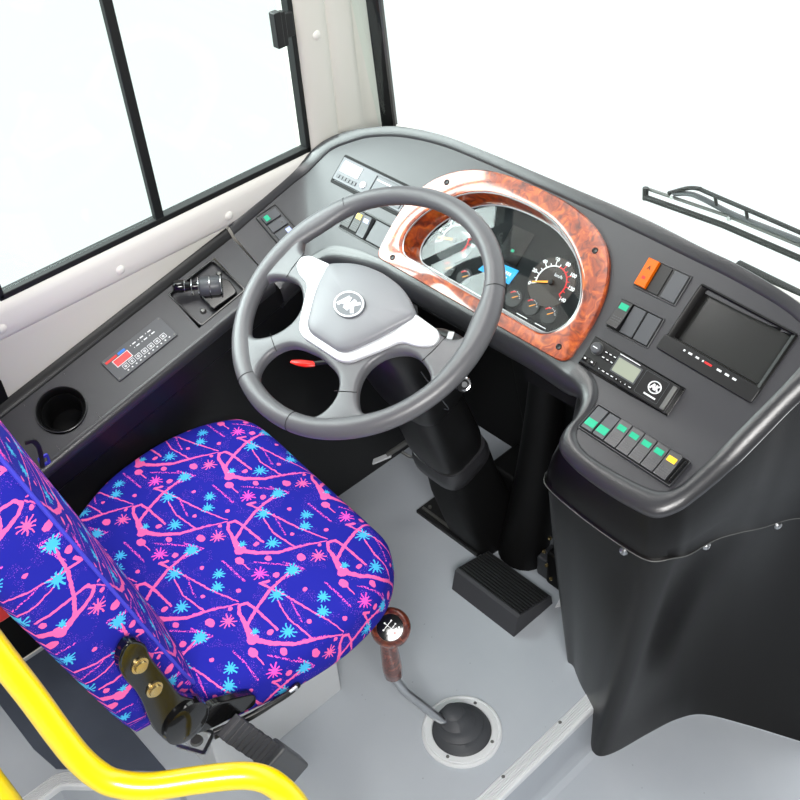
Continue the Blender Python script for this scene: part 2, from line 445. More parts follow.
# left wall with the sliding window, header and ceiling
XW = -.47
def boxp(name, lo, hi, m, bevel=0, parent=None):
    c = [(a+b)/2 for a, b in zip(lo, hi)]; d = [b-a for a, b in zip(lo, hi)]
    return B().box(c, d).build(name, m, parent, bevel=bevel)
ZS, ZT = .812, 1.42          # window sill and head
wl = B()
wl.box((XW-.03, -.05, .40), (.06, 1.0, .754))          # lower wall
struct(wl.build('wall_left', 'pillar_paint'))
struct(boxp('wall_left_upper', (XW-.06, -1.7, ZT), (XW, .42, 2.02), 'white_paint'))
struct(boxp('wall_left_rear', (XW-.062, -1.7, -.16), (XW-.001, -.445, ZT), 'white_paint'))
struct(boxp('wall_left_kick', (XW-.015, -.75, 0.01), (XW+.004, -.441, .665), 'deep_black'))
struct(boxp('ceiling', (-.60, -3.2, 2.02), (2.3, .55, 2.06), 'ceiling_grey'))
# raised frame rail of painted steel around the window (rounded) with dome rivets
rail = B()
def rrow(pts, prof):
    rows = []
    for p in pts: rows.append([(XW+a, p, z) for a, z in prof])
    return rows
prof = [(.0, .738), (.004, .742), (.0075, .748), (.009, .765), (.009, .790), (.007, .800), (.002, .8085), (-.004, .812), (-.03, .812)]
rail.grid([[(XW+a, y, z) for a, z in prof] for y in [-1.2+i*1.52/30 for i in range(31)]])
fr = struct(rail.build('trim_3', 'white_paint'))
for y in (-.66, -.409, -.170, .076):
    B().lathe([(0, .0045), (.004, .004), (.0085, .0018), (.0095, 0)], 20, (XW+.009, y, .764), Matrix.Rotation(pi/2, 3, 'Y')).build('rivet_cap', 'white_paint', fr)
# A pillar: post beside the window and the broad cover up to the windscreen
pil = B()
sec = [(XW-.02, .297), (XW+.001, .299), (XW+.008, .305), (XW+.010, .318), (XW+.010, .350), (XW+.007, .366), (XW+.0025, .3705), (XW+.0065, .376), (XW+.006, .400), (XW+.004, .425), (XW+.0, .440), (XW-.008, .450), (XW-.006, .470), (XW-.002, .487), (XW-.01, .51), (XW-.05, .53), (XW-.06, .40), (XW-.05, .30)]
lean = -.045
pil.grid([[(x, y+(lean*(z-.8) if y > .44 else (lean*.4*(z-.8) if y > .38 else 0)), z) for x, y in sec] for z in (.20, .5, .74, .8, 1.0, 1.2, 1.42, 1.8, 2.02)], closed=True)
struct(pil.build('wall_left_pillar', 'pillar_paint', ang=50))
rv = B().lathe([(0, .0045), (.004, .004), (.0085, .0018), (.0095, 0)], 20, (XW+.010, .338, 1.038), Matrix.Rotation(pi/2, 3, 'Y')).build('trim_4', 'white_paint'); struct(rv)
# window_1: side window with two panes
w1 = struct(empty('window_1', (XW, -.05, ZS)))
Y0, YM, Y1 = -.392, -.063, .297
g = B()
def lbar(lo, hi): g.box([(a+b)/2 for a, b in zip(lo, hi)], [b-a for a, b in zip(lo, hi)])
xo = XW
def loc(p): return (p[0]-XW, p[1]+.05, p[2]-ZS)
for lo, hi in (((XW-.02, Y0, ZS-.003), (XW+.002, Y1, ZS+.009)), ((XW-.02, Y1-.010, ZS), (XW+.002, Y1+.001, ZT)), ((XW-.02, Y0-.001, ZS), (XW+.002, Y0+.010, ZT)), ((XW-.02, Y0, ZT-.012), (XW+.002, Y1, ZT))):
    lbar(loc(lo), loc(hi))
g.build('window_frame', 'black_rubber', w1, bevel=.002)
B().box((-.006, YM+.05, (ZT-ZS)/2), (.014, .018, ZT-ZS-.01)).build('window_divider', 'black_rubber', w1, bevel=.002)
B().box((-.010, (Y0+YM)/2+.05, (ZT-ZS)/2), (.004, YM-Y0-.016, ZT-ZS-.02)).build('window_pane', 'window_glass', w1)
B().box((-.016, (Y1+YM)/2+.05, (ZT-ZS)/2), (.004, Y1-YM-.016, ZT-ZS-.02)).build('window_pane', 'window_glass', w1)
lt = B(); lt.box((.006, .342-.018, .265), (.010, .030, .045)); lt.box((.012, .311, .265), (.014, .012, .064)); lt.box((.014, .297, .268), (.018, .016, .066)); 
lt.build('window_latch', 'black_plastic', w1, bevel=.002)
# windscreen
w2 = struct(empty('window_2', (0, .5, .8)))
def wsx(s):   # plan curve of the windscreen foot, s 0..1 from left to right
    P = cr([(-.462, .475, 0), (-.44, .53, 0), (-.36, .58, 0), (-.2, .605, 0), (.1, .61, 0), (.45, .60, 0), (.8, .56, 0), (1.1, .48, 0), (1.4, .34, 0)], 61); return P
WP = wsx(0)
def wrow(z, off=0):
    k = (z-.8)*-.16
    return [(p.x*1.0+(.0), p.y+k+off-.5, z-.8) for p in WP]
B().grid([wrow(z) for z in (.62, 1.0, 1.3, 1.6, 1.95)]).build('windscreen_pane', 'window_glass', w2)
# black edge strip of the screen on the pillar side, with a lighter bead
bs = B(); bl = B()
for b_, lo, hi, yo in ((bs, -.465, -.447, 0), (bl, -.4465, -.4430, .0)):
    rr = []
    for z in (.63, .9, 1.2, 1.6, 1.98):
        k = (z-.8)*-.055
        rr.append([(lo, .484+k+(lo+.465)*.9-.5, z-.8), (lo, .484+k+(lo+.465)*.9-.494, z-.8), (hi, .484+k+(hi+.465)*.9-.494, z-.8), (hi, .484+k+(hi+.465)*.9-.5, z-.8)])
    b_.grid(rr, closed=True)
bs.build('rubber_seal', 'black_rubber', w2, bevel=.001)
bl.build('seal_bead', 'dull_metal', w2)
# painted ledge at the foot of the windscreen
led = B()
rows = []
for i, p in enumerate(WP):
    yi = .405 if p.x > -.36 else .40
    if p.x > .56: yi = .405-(p.x-.56)*.05
    rows.append([(p.x, min(yi, p.y-.01), .872), (p.x, min(yi+.02, p.y-.005), .868), (p.x, p.y*.6+.405*.4, .76), (p.x, p.y-.010, .655), (p.x, p.y+.003, .65)])
led.grid([r for r in rows if r[0][0] > -.34 and r[0][0] < 1.2])
struct(led.build('trim_5', 'white_paint', solid=.004))

# ------------------------------------------------------------ DASHBOARD
dash = empty('dashboard', (.05, .30, .0), label='grey and black wraparound dashboard with moulded rim under the windscreen', cat='dashboard')
DO = Vector((.05, .30, 0))
def dl(p): return Vector(p)-DO
# key points: outer silhouette (o) and field edge (f) of the rear/left lip
o_out = [(-.470, .072), (-.476, .099), (-.479, .141), (-.484, .201), (-.481, .251), (-.468, .295), (-.448, .322), (-.413, .345), (-.359, .365), (-.292, .384), (-.196, .396), (-.095, .400), (.091, .402), (.259, .404), (.383, .399), (.461, .397), (.560, .386), (.64, .37)]
f_out = [(-.450, .072), (-.450, .099), (-.450, .141), (-.450, .201), (-.447, .251), (-.430, .295), (-.414, .314), (-.385, .332), (-.345, .351), (-.275, .370), (-.186, .381), (-.095, .384), (.091, .384), (.259, .382), (.375, .379), (.450, .377), (.545, .370), (.61, .356)]
o_in = [(-.318, .072), (-.320, .095), (-.318, .133), (-.292, .169), (-.238, .186), (-.166, .197), (-.115, .198), (.017, .197), (.142, .197), (.21, .197), (.279, .192), (.324, .183), (.345, .168), (.355, .142), (.356, .112), (.369, .091), (.407, .080), (.459, .075), (.514, .075), (.556, .081), (.578, .106), (.589, .14), (.605, .207), (.618, .251), (.632, .294), (.66, .355)]
f_in = [(-.338, .072), (-.338, .095), (-.332, .14), (-.302, .182), (-.242, .199), (-.166, .206), (-.115, .207), (.017, .207), (.142, .207), (.21, .207), (.285, .208), (.328, .206), (.358, .190), (.371, .162), (.371, .130), (.381, .113), (.410, .101), (.459, .099), (.520, .103), (.546, .111), (.560, .129), (.566, .152), (.577, .207), (.590, .251), (.604, .294), (.618, .345)]
N1 = 150
def c3(k, n): return [Vector((p.x, p.y, 0)) for p in cr([(a, b, 0) for a, b in k], n)]
FI2 = c3(f_in, 400)
OO, FO, OI, FI = c3(o_out, N1), c3(f_out, N1), c3(o_in, 200), c3(f_in, 200)
def onS(p, h=0, F=S): return (p.x, p.y, F(p.x, p.y)+h)
# field panel: rows from the inner field edge to the outer one, over the matched x
import bisect
def resamp(keys, pos, n):
    L = [0]
    for a, b in zip(keys, keys[1:]): L.append(L[-1]+(b-a).length)
    return keys, L
# match points of the inner edge with the outer edge
mi = [(0, 0), (3, 5.2), (5, 9.2), (7, 11.6), (10, 13.15), (12, 13.9), (15, 14.2), (18, 15.1), (20, 15.7), (22, 16.2), (25, 17)]
def interp(u):
    for (a, b), (c, d) in zip(mi, mi[1:]):
        if u <= c: return b+(d-b)*(u-a)/(c-a)
    return mi[-1][1]
rows = []
for i in range(0, 400, 1):
    u = i/399*25; w = interp(u)/17*(N1-1); k = min(int(w), N1-2); q = FO[k].lerp(FO[k+1], w-k)
    row = []
    for j in range(41):
        p = FI2[i].lerp(q, j/40); row.append(dl(onS(p, -.0015)))
    rows.append(row)
def inpoly(p, poly):
    c = False; n = len(poly)
    for i in range(n):
        (x1, y1), (x2, y2) = poly[i], poly[i-1]
        if (y1 > p[1]) != (y2 > p[1]) and p[0] < (x2-x1)*(p[1]-y1)/(y2-y1)+x1: c = not c
    return c
cl_hole = [(.054+x*1.07, .115+(v-.115)*1.10) for x, v in roundpoly([(-.178, .040), (-.197, .070), (-.190, .110), (-.165, .150), (-.125, .190), (-.070, .213), (0, .219), (.070, .213), (.130, .186), (.172, .150), (.197, .108), (.196, .068), (.168, .034)], .02, 3)]
mo_hole = [(.418, .117), (.577, .109), (.581, .209), (.422, .217)]
pb = B(); pb.grid(rows); pv = pb.v
def dashuv(q): return (q[0]+DO.x, (q[1]+DO.y-.195)/cos(T42))
pb.f = [f for f in pb.f if not (all(inpoly(dashuv(pv[i]), cl_hole) for i in f) or all(inpoly(dashuv(pv[i]), mo_hole) for i in f))]
pb.build('panel', 'dash_plastic', dash)
# outer lip
rows = []
for f, o in zip(FO, OO):
    d = (o-f); r = []
    for t, h in ((0, -.004), (.0, .001), (.08, .003), (.2, .0045), (.38, .0065), (.6, .0065), (.82, .004), (.95, -.001), (1.0, -.007), (1.02, -.03), (1.02, -.05)):
        p = f+d*t; hh = S((f+d*min(t, .6)).x, (f+d*min(t, .6)).y)
        r.append(dl((p.x, p.y, hh+h)))
    rows.append(r)
B().grid(rows).build('rear_rim', 'rim_plastic', dash)
# inner lip + rolled front face
rows = []
NI = 200
for i, (f, o) in enumerate(zip(FI, OI)):
    d = (o-f); dn = d.normalized(); r = []
    w = max(0, min(1, (o.x-.30)/.05))            # full moulded rim only round the right hand pod
    for t, h in ((0, -.004), (0, .0008), (.12, .003), (.3, .005), (.55, .005), (.8, .002), (1.0, -.004)):
        p = f+d*t; hh = S((f+d*min(t, .7)).x, (f+d*min(t, .7)).y)
        r.append(dl((p.x, p.y, hh+h*(.35+.65*w))))
    z0 = S((f+d*.7).x, (f+d*.7).y); p = o
    A_ = ((.004, -.010), (.006, -.018), (.006, -.030), (.004, -.040), (-.002, -.047), (-.03, -.052), (-.09, -.060))
    B_ = ((.0012, -.007), (.0016, -.010), (.0012, -.013), (.0004, -.016), (-.001, -.018), (-.003, -.020), (-.006, -.022))
    for (q1, h1), (q2, h2) in zip(A_, B_):
        q = q1+(q2-q1)*w; h = h1+(h2-h1)*w
        r.append(dl((p.x+dn.x*q, p.y+dn.y*q, z0+h)))
    rows.append(r)
B().grid(rows).build('front_rim', 'rim_plastic', dash)
# pod upper band, seam and lower shell (u keys along the pod)
top = [(.316, .30, .69), (.318, .22, .69), (.324, .184, .650), (.344, .169, .645), (.3535, .142, .635), (.3555, .1125, .622), (.369, .0925, .612), (.407, .081, .606), (.459, .0765, .606), (.514, .0765, .606), (.555, .082, .608), (.5765, .107, .620), (.5875, .14, .632), (.607, .207, .666), (.620, .251, .70), (.634, .294, .74), (.662, .355, .79), (.70, .42, .80)]
seam = [(.312, .33, .55), (.312, .26, .552), (.312, .20, .556), (.315, .160, .562), (.322, .130, .570), (.331, .106, .578), (.350, .088, .580), (.405, .079, .578), (.459, .075, .577), (.520, .074, .576), (.560, .079, .577), (.582, .104, .580), (.588, .135, .566), (.596, .190, .560), (.604, .245, .538), (.614, .305, .510), (.640, .385, .49), (.70, .47, .45)]
base = [(.330, .45, .0), (.332, .38, .0), (.336, .30, .0), (.338, .25, .0), (.338, .215, .0), (.338, .195, .0), (.343, .178, .0), (.370, .170, .0), (.395, .168, -.14), (.433, .142, -.14), (.458, .127, -.14), (.478, .131, -.14), (.494, .165, -.14), (.512, .235, -.14), (.534, .305, -.14), (.566, .352, -.14), (.640, .392, -.14), (.76, .445, -.14)]
NT = 170
top = top[:2]+[(x, y, S(x, y)-.015) for x, y, z in top[2:]]
TP, SP, BP = cr(top, NT), cr(seam, NT), cr(base, NT)
for i, p in enumerate(TP):
    if i/(NT-1)*17 > 2: p.z = S(p.x, p.y)-.013
def outw(P, i):
    a = P[min(i+1, len(P)-1)]-P[max(i-1, 0)]; n = Vector((a.y, -a.x, 0)); return n.normalized()
rows = []
for i in range(NT):
    n = outw(SP, i); r = []
    for t in (0, .25, .5, .75, .95):
        p = TP[i].lerp(SP[i], t)+n*(.004*sin(pi*t)); r.append(dl(p))
    r.append(dl(SP[i]+n*.0035)); r.append(dl(SP[i]+Vector((0, 0, -.003))+n*.0015)); r.append(dl(SP[i]+Vector((0, 0, -.002))-n*.006))
    rows.append(r)
B().grid(rows).build('pod_cover', 'shell_plastic', dash)
q = B(); q.tube([dl(SP[i]+outw(SP, i)*.0032+Vector((0, 0, -.0005))) for i in range(20, NT)], .0011, 8); q.build('seam_bead', 'dull_metal', dash)
rows = []
for i in range(NT):
    n = outw(SP, i); r = []
    u = i/(NT-1)*17
    gq = math.exp(-((u-13.8)/1.6)**2)*.055
    for t in [k/14 for k in range(15)]:
        a = SP[i]-n*.003; z = a.z+(BP[i].z-a.z)*t
        e = t**1.15
        p = a.lerp(BP[i], e); p.z = z
        p = p-n*(gq*sin(pi*min(1, t*1.05))*.6)
        r.append(dl(p))
    rows.append(r)
B().grid(rows).build('pod_shell', 'shell_plastic', dash)
# bright crimp line along the seam
scr_pts = [(7.6+.9, .018), (9.2, .018), (13.1, .022), (15.8, .022)]
for u, dz in ((8.9, .018), (10.0-.9, .018), (12.9, .016), (15.6, .018)):
    i = int(u/17*(NT-1)); n = outw(SP, i); p = SP[i]-n*.004+Vector((0, 0, -dz)); 
    if u == 9.1: continue
    R = n.to_track_quat('Z', 'Y').to_matrix()
    B().lathe([(0, .0035), (.0028, .004), (.003, .005), (.006, .0035), (.0075, 0)], 20, dl(p), R).build('shell_screw', 'brushed_metal', dash)
# underside and knee panels in the footwell
kn = B()
kn.box(dl((-.02, .46, .42)), (.66, .02, .548))
kn.build('knee_panel', 'deep_black', dash)
kb = B(); kb.box(dl((-.10, .33, .655)), (.42, .20, .03)); kb.box(dl((.24, .33, .64)), (.14, .2, .05)); kb.build('under_panel', 'deep_black', dash)
kf = B(); kf.box(dl((-.2, .62, .30)), (.9, .02, .60)); kf.build('firewall', 'deep_black', dash)
kc = B(); kc.box(dl((.327, .42, .30)), (.02, .24, .60)); kc.build('side_cheek', 'deep_black', dash)
# ---------------- side console along the window
cons = empty('side_console', (-.40, -.2, 0), label='dark grey side console under the driver window with round holder and key pad', cat='console')
CO = Vector((-.40, -.2, 0))
def cl(p): return Vector(p)-CO
HOLE = (-.395, -.381, .0440)
rows = []
# top plate with round hole: polar patch + two straight grids
ya, yb, yc, yd = -.475, -.425, -.335, .069
x0, x1 = -.452, -.338
def plate(ya, yb, n=8):
    r = []
    for i in range(n+1):
        y = ya+(yb-ya)*i/n; r.append([cl((x0+(x1-x0)*k/6, y, BC(x0+(x1-x0)*k/6, y)-.001)) for k in range(7)])
    return r
tp = B(); tp.grid(plate(-.505, -.425)); tp.grid(plate(-.337, -.115)); tp.grid(plate(.022, .0675))
# strip round the recess
rx0, rx1, ry0, ry1 = -.442, -.352, -.098, .016
tp.grid([[cl((x, y, BC(x, y)-.001)) for x in (x0, rx0)] for y in (-.115, ry0, ry1, .022)])
tp.grid([[cl((x, y, BC(x, y)-.001)) for x in (rx1, x1)] for y in (-.115, ry0, ry1, .022)])
tp.grid([[cl((x, y, BC(x, y)-.001)) for x in (rx0, rx1)] for y in (-.115, ry0)])
tp.grid([[cl((x, y, BC(x, y)-.001)) for x in (rx0, rx1)] for y in (ry1, .022)])
# hole patch
rin = []; rout = []
nseg = 48
for k in range(nseg):
    a = 2*pi*k/nseg; cx, cy = HOLE[0], HOLE[1]
    rin.append(cl((cx+HOLE[2]*cos(a), cy+HOLE[2]*sin(a), BC(cx+HOLE[2]*cos(a), cy+HOLE[2]*sin(a))-.001)))
    dx, dy = cos(a), sin(a)
    tx = ((x1-cx)/dx if dx > 0 else (x0-cx)/dx) if abs(dx) > 1e-6 else 9
    ty = ((-.337-cy)/dy if dy > 0 else (-.425-cy)/dy) if abs(dy) > 1e-6 else 9
    t = min(tx, ty); rout.append(cl((cx+dx*t, cy+dy*t, BC(cx+dx*t, cy+dy*t)-.001)))
tp.grid([rin, rout], closed=True)
tp.build('top_plate', 'dash_plastic', cons, recalc=True)
# wall side lip and seat side rolled edge, running the length
ys = [-.505+i*.573/40 for i in range(41)]
B().grid([[cl((x, y, BC(max(-.47, x), y)+h)) for x, h in ((-.4515, -.003), (-.452, .001), (-.456, .004), (-.462, .0075), (-.4680, .008), (-.4695, .004), (-.4695, -.03))] for y in ys]).build('wall_lip', 'black_plastic', cons)
B().grid([[cl((x, y, BC(min(x, -.33), y)+h)) for x, h in ((-.338, -.003), (-.337, .001), (-.3335, .0020), (-.330, .0006), (-.3275, -.003), (-.326, -.008), (-.3255, -.016), (-.327, -.020), (-.332, -.022), (-.336, -.023))] for y in ys]).build('edge_roll', 'rim_plastic', cons)
B().grid([[cl((-.330, y, BC(-.33, y)-.020)), cl((-.331, y, BC(-.33, y)-.065)), cl((-.335, y, BC(-.33, y)-.070)), cl((-.335, y, .45)), cl((-.345, y, .25)), cl((-.345, y, .002))] for y in ys+[.15, .25, .40]]).build('side_skirt', 'black_plastic', cons)
# end cap
ec = B(); ec.prism([(-.470, .0), (-.470, .60), (-.452, .605), (-.32, .548), (-.317, .52), (-.336, .48), (-.345, .0)], 0, .01)
ec.v = [cl((x, -.505-z, y)) for x, y, z in ec.v]
ec.build('end_cap', 'deep_black', cons)
# round holder: a sleeve of its own, dropped into the console
nv = Vector((.40, -.2235, 1)).normalized(); dy = Vector((0, 1, .2235))
hz = BC(HOLE[0], HOLE[1])
cup = empty('cup_holder', (HOLE[0], HOLE[1], hz), nv.cross(dy)*-1, dy, label='round black cup holder sunk into the rear end of the side console', cat='cup holder')
B().lathe([(.0435, -.004), (.0465, .0005), (.046, .0025), (.044, .003), (.042, .001), (.041, -.006), (.040, -.030), (.039, -.075), (0, -.075), (0, -.078), (.0415, -.078), (.0425, -.004)], 56, cap=False).build('holder_sleeve', 'deep_black', cup)
B().lathe([(.0442, .0025), (.0452, .0034), (.0463, .0028)], 56, cap=False).build('top_ring', 'rim_plastic', cup)
B().lathe([(.0405, -.014), (.0360, -.011), (.034, -.015), (.0335, -.073), (.0395, -.073)], 48, cap=False).build('inner_ring', 'deep_black', cup)
# key pad
def frameS(x, y, F, up=(0, 1)):
    e = 1e-3
    zx = (F(x+e, y)-F(x-e, y))/(2*e); zy = (F(x, y+e)-F(x, y-e))/(2*e)
    n = Vector((-zx, -zy, 1)).normalized(); return Vector((x, y, F(x, y))), n, zx, zy
def on_surface(name, x, y, F, dirx, h=0, **k):     # local +x follows dirx (plan direction), local z = normal
    p, n, zx, zy = frameS(x, y, F)
    ex = Vector((dirx[0], dirx[1], zx*dirx[0]+zy*dirx[1])); ex.normalize()
    return empty(name, p+n*h, ex, n.cross(ex), **k)
pad = on_surface('control_keypad', -.392, -.206, BC, (0, 1), label='slim grey keypad with red digital display on the side console', cat='control panel')
W, H = .139, .054
B().prism(rrect(0, 0, W, H, .003), -.002, .0025).build('plate', 'grey_switch', pad, bevel=.0008)
# driver reads it from the seat: x forward, +y towards the window
B().box((-.036, .0045, .003), (.036, .017, .001)).build('display_frame', 'white_print', pad)
B().box((-.036, .0045, .0036), (.033, .014, .001)).build('display', 'red_display', pad)
B().box((-.052, .0175, .003), (.026, .005, .0006)).build('red_marking', 'red_print', pad)
B().box((-.028, .0175, .003), (.016, .005, .0006)).build('blue_marking', 'blue_print', pad)
for i in range(7):
    f = B(); x = -.041+i*.0148; f.ring(rrect(x, -.0110, .0115, .0100, .001, 2), rrect(x, -.0110, .0098, .0083, .001, 2), .0024, .0032)
    f.ring(rrect(x, -.0110, .0046, .0040, .001, 2), rrect(x, -.0110, .0026, .0020, .0008, 2), .0024, .0032)
    f.build('key', 'white_print', pad)
def mark(par, c, d, m='white_print', name='printed_mark'): return B().box(c, d).build(name, m, par, smooth=False)
for i in range(11): mark(pad, (-.043+i*.0098, -.0205, .0028), (.0030, .0022, .0006))
for j in range(2):
    for i in range(3):
        mark(pad, (.000+i*.018+j*.003, .0155-j*.008, .0028), (.0075, .0022, .0006)); mark(pad, (-.008+i*.018+j*.003, .0155-j*.008, .0028), (.0016, .0016, .0006))
for sx in (-1, 1):
    for sy in (-1, 1): B().lathe([(0, .0036), (.0016, .0032), (.002, .0022)], 10, (sx*.0655, sy*.0225, 0)).build('screw', 'dull_metal', pad)
# recessed tray with the joystick
tr = on_surface('mirror_control', -.397, -.041, BC, (0, 1), label='black lever switch with chrome ring in square recess of side console', cat='switch')
W, H, D = .114, .097, .022
o_, i_ = rrect(0, 0, W, H, .007), rrect(0, 0, W-.006, H-.006, .006)
B().ring(o_, i_, -D, .001).build('recess_frame', 'gloss_black', tr, bevel=.0006)
B().prism(rrect(0, 0, W-.006, H-.006, .006), -D-.002, -D*.45).build('recess_floor', 'dash_plastic', tr)
z = -D*.45
b = B(); b.box((.012, -.012, z+.006), (.050, .050, .012)); b.prism(roundpoly([(-.02, -.04), (.04, -.045), (.048, -.01), (.03, .012), (-.014, .012)], .01), z, z+.016)
b.build('switch_body', 'gloss_black', tr, bevel=.003)
RY = Matrix.Rotation(pi/2, 3, 'Y')
B().lathe([(.0, -.02), (.017, -.02), (.019, -.015), (.019, .015), (.017, .02), (0, .02)], 32, (.010, .0, z+.020), Matrix.Rotation(radians(-38), 3, 'Z') @ RY).build('switch_drum', 'grey_switch', tr)
for q, r_ in ((-.021, .020), (.021, .020), (.0, .0198), (-.034, .017)):
    c = Matrix.Rotation(radians(-38), 3, 'Z') @ Vector((q, 0, 0))
    b = B(); R = Matrix.Rotation(radians(-38), 3, 'Z') @ RY
    b.tube([Vector((.010, 0, z+.020))+c+R @ Vector((r_*cos(t/24*2*pi), r_*sin(t/24*2*pi), 0)) for t in range(24)], .0011, 8, closed=True)
    b.build('chrome_band', 'chrome', tr)
hd = B(); a = Vector((.010, 0, z+.022)); dr = (Matrix.Rotation(radians(-38), 3, 'Z') @ Vector((-1, 0, .12))).normalized()
hd.tube([a+dr*t for t in (.02, .032, .040, .044, .052, .064, .068, .070)], lambda t: [.008, .008, .009, .0105, .012, .012, .010, .004][min(7, int(t*7+.5))], 20)
hd.build('lever_knob', 'gloss_black', tr)
b = B(); b.tube([a+dr*.048+(dr.to_track_quat('Z', 'Y').to_matrix() @ Vector((.0123*cos(t/20*2*pi), .0123*sin(t/20*2*pi), 0))) for t in range(20)], .0010, 8, closed=True); b.build('chrome_band', 'chrome', tr)
for x, y in ((.046, .018), (-.030, -.022)): B().lathe([(0, .006), (.004, .005), (.006, .002), (.006, 0)], 16, (x, y, z)).build('screw', 'dull_metal', tr)

# ------------------------------------------------------------ things mounted on the dash
def on_dash(name, x, v, h=0, **k): return empty(name, dpt(x, v, h), EX, EV, **k)
def frame_ring(W, H, t, z0, z1, name, m, par, r=.003, bevel=.0008):
    return B().ring(rrect(0, 0, W, H, r), rrect(0, 0, W-2*t, H-2*t, max(.0008, r-t)), z0, z1).build(name, m, par, bevel=bevel)
def rocker(par, x, y, w, h, lens=None, lens_y=.25, lens_h=.2, tilt=1, m='black_plastic', lens_w=.62, name='rocker_switch', H=.006, lab=None):
    # rocking cap: side profile swept over the width
    pr = [(-h/2, 0), (-h/2, H*(.5+.5*(tilt < 0))), (-h*.05, H*.62), (h/2, H*(.5+.5*(tilt > 0))), (h/2, 0)]
    if tilt == 0: pr = [(-h/2, 0), (-h/2, H*.6), (h/2, H*.6), (h/2, 0)]
    b = B(); n = len(pr)
    b.add([(x-w/2, y+a, z) for a, z in pr]+[(x+w/2, y+a, z) for a, z in pr], [tuple(range(n)), tuple(range(n, 2*n))[::-1]]+[(i, (i+1) % n, (i+1) % n+n, i+n) for i in range(n)])
    o = b.build(name, m, par, bevel=.0008)
    if lab: o['label'] = lab
    def zt(yy):
        for (a, z), (c, z2) in zip(pr[1:-1], pr[2:-1]):
            if a-1e-9 <= yy <= c+1e-9: return z+(z2-z)*(yy-a)/(c-a)
        return H
    if lens:
        yc = h*lens_y; y0, y1 = yc-h*lens_h/2, yc+h*lens_h/2
        l = B(); w2 = w*lens_w/2; e = .0007
        l.add([(x-w2, y+y0, zt(y0)+e), (x+w2, y+y0, zt(y0)+e), (x+w2, y+y1, zt(y1)+e), (x-w2, y+y1, zt(y1)+e), (x-w2, y+y0, zt(y0)-e), (x+w2, y+y0, zt(y0)-e), (x+w2, y+y1, zt(y1)-e), (x-w2, y+y1, zt(y1)-e)],
              [(0, 1, 2, 3), (7, 6, 5, 4), (0, 4, 5, 1), (1, 5, 6, 2), (2, 6, 7, 3), (3, 7, 4, 0)])
        l.build('lens', lens, o)
        s_ = B()
        for k in range(3):
            yy = -h*.12-k*h*.09
            for q in range(4): s_.box((x-w*.3+q*w*.2, y+yy, zt(yy)+.0002), (w*.13, h*.022, .0004))
        s_.build('grip_marks', 'grey_switch', o)
    return o

# --- instrument cluster
clu = on_dash('instrument_cluster', .054, .0, 0, label='instrument cluster with glossy burl wood surround behind the steering wheel', cat='instrument cluster')
def sym(pts): return [(x, v) for x, v in pts]
bo = roundpoly([(-.232, .014), (-.236, .070), (-.232, .140), (-.200, .195), (-.145, .232), (-.080, .249), (0, .252), (.080, .249), (.145, .234), (.195, .204), (.226, .150), (.236, .090), (.230, .010)], [.018, .03, .05, .05, .05, .05, .05, .05, .05, .05, .05, .03, .022], 6)
bi = roundpoly([(-.178, .040), (-.197, .070), (-.190, .110), (-.165, .150), (-.125, .190), (-.070, .213), (0, .219), (.070, .213), (.130, .186), (.172, .150), (.197, .108), (.196, .068), (.168, .034)], [.02, .02, .03, .03, .03, .03, .05, .03, .03, .03, .03, .02, .022], 6)
# surround: flat ring with bevel, then a sloping inner wall
n = len(bo); vs = []; fs = []
def inset(P, Q, t): return [(a[0]+(b[0]-a[0])*t, a[1]+(b[1]-a[1])*t) for a, b in zip(P, Q)]
lv = [(bo, -.002), (bo, .0055), (inset(bo, bi, .05), .008), (inset(bo, bi, .80), .008), (inset(bo, bi, .95), .0065), (bi, .003)]
b = B(); b.grid([[(x, y, z) for x, y in P] for P, z in lv], closed=True)
wood_o = b.build('wood_surround', 'burl_wood', clu, ang=30)
cin = (.0, .115)
def shrink(P, k): return [(cin[0]+(x-cin[0])*k, cin[1]+(y-cin[1])*k) for x, y in P]
b = B(); b.grid([[(x, y, .004) for x, y in inset(bi, shrink(bi, .98), .2)], [(x, y, -.006) for x, y in shrink(bi, .985)], [(x, y, -.034) for x, y in shrink(bi, .93)]], closed=True)
b.build('inner_wall', 'burl_wood', clu)
b = B(); b.tube([(x, y, .0045) for x, y in bi[::2]], .0016, 8, closed=True); b.build('trim_bead', 'brushed_metal', clu)
b = B(); b.tube([(x, y, -.033) for x, y in shrink(bi, .925)[::2]], .0013, 8, closed=True); b.build('inner_bead', 'silver_paint', clu)
B().prism(shrink(bi, .935), -.040, -.036).build('face', 'cluster_black', clu)
B().prism(shrink(bi, .955), -.0265, -.0250).build('glass', 'cluster_glass', clu)
for x, y in ((-.170, .193), (-.193, .027), (.171, .195), (.204, .030)):
    B().lathe([(0, .0082), (.0035, .0086), (.0048, .0095), (.0055, .0082), (.0055, .007)], 16, (x, y, 0)).build('surround_screw', 'black_plastic', clu)
ZF = -.0358
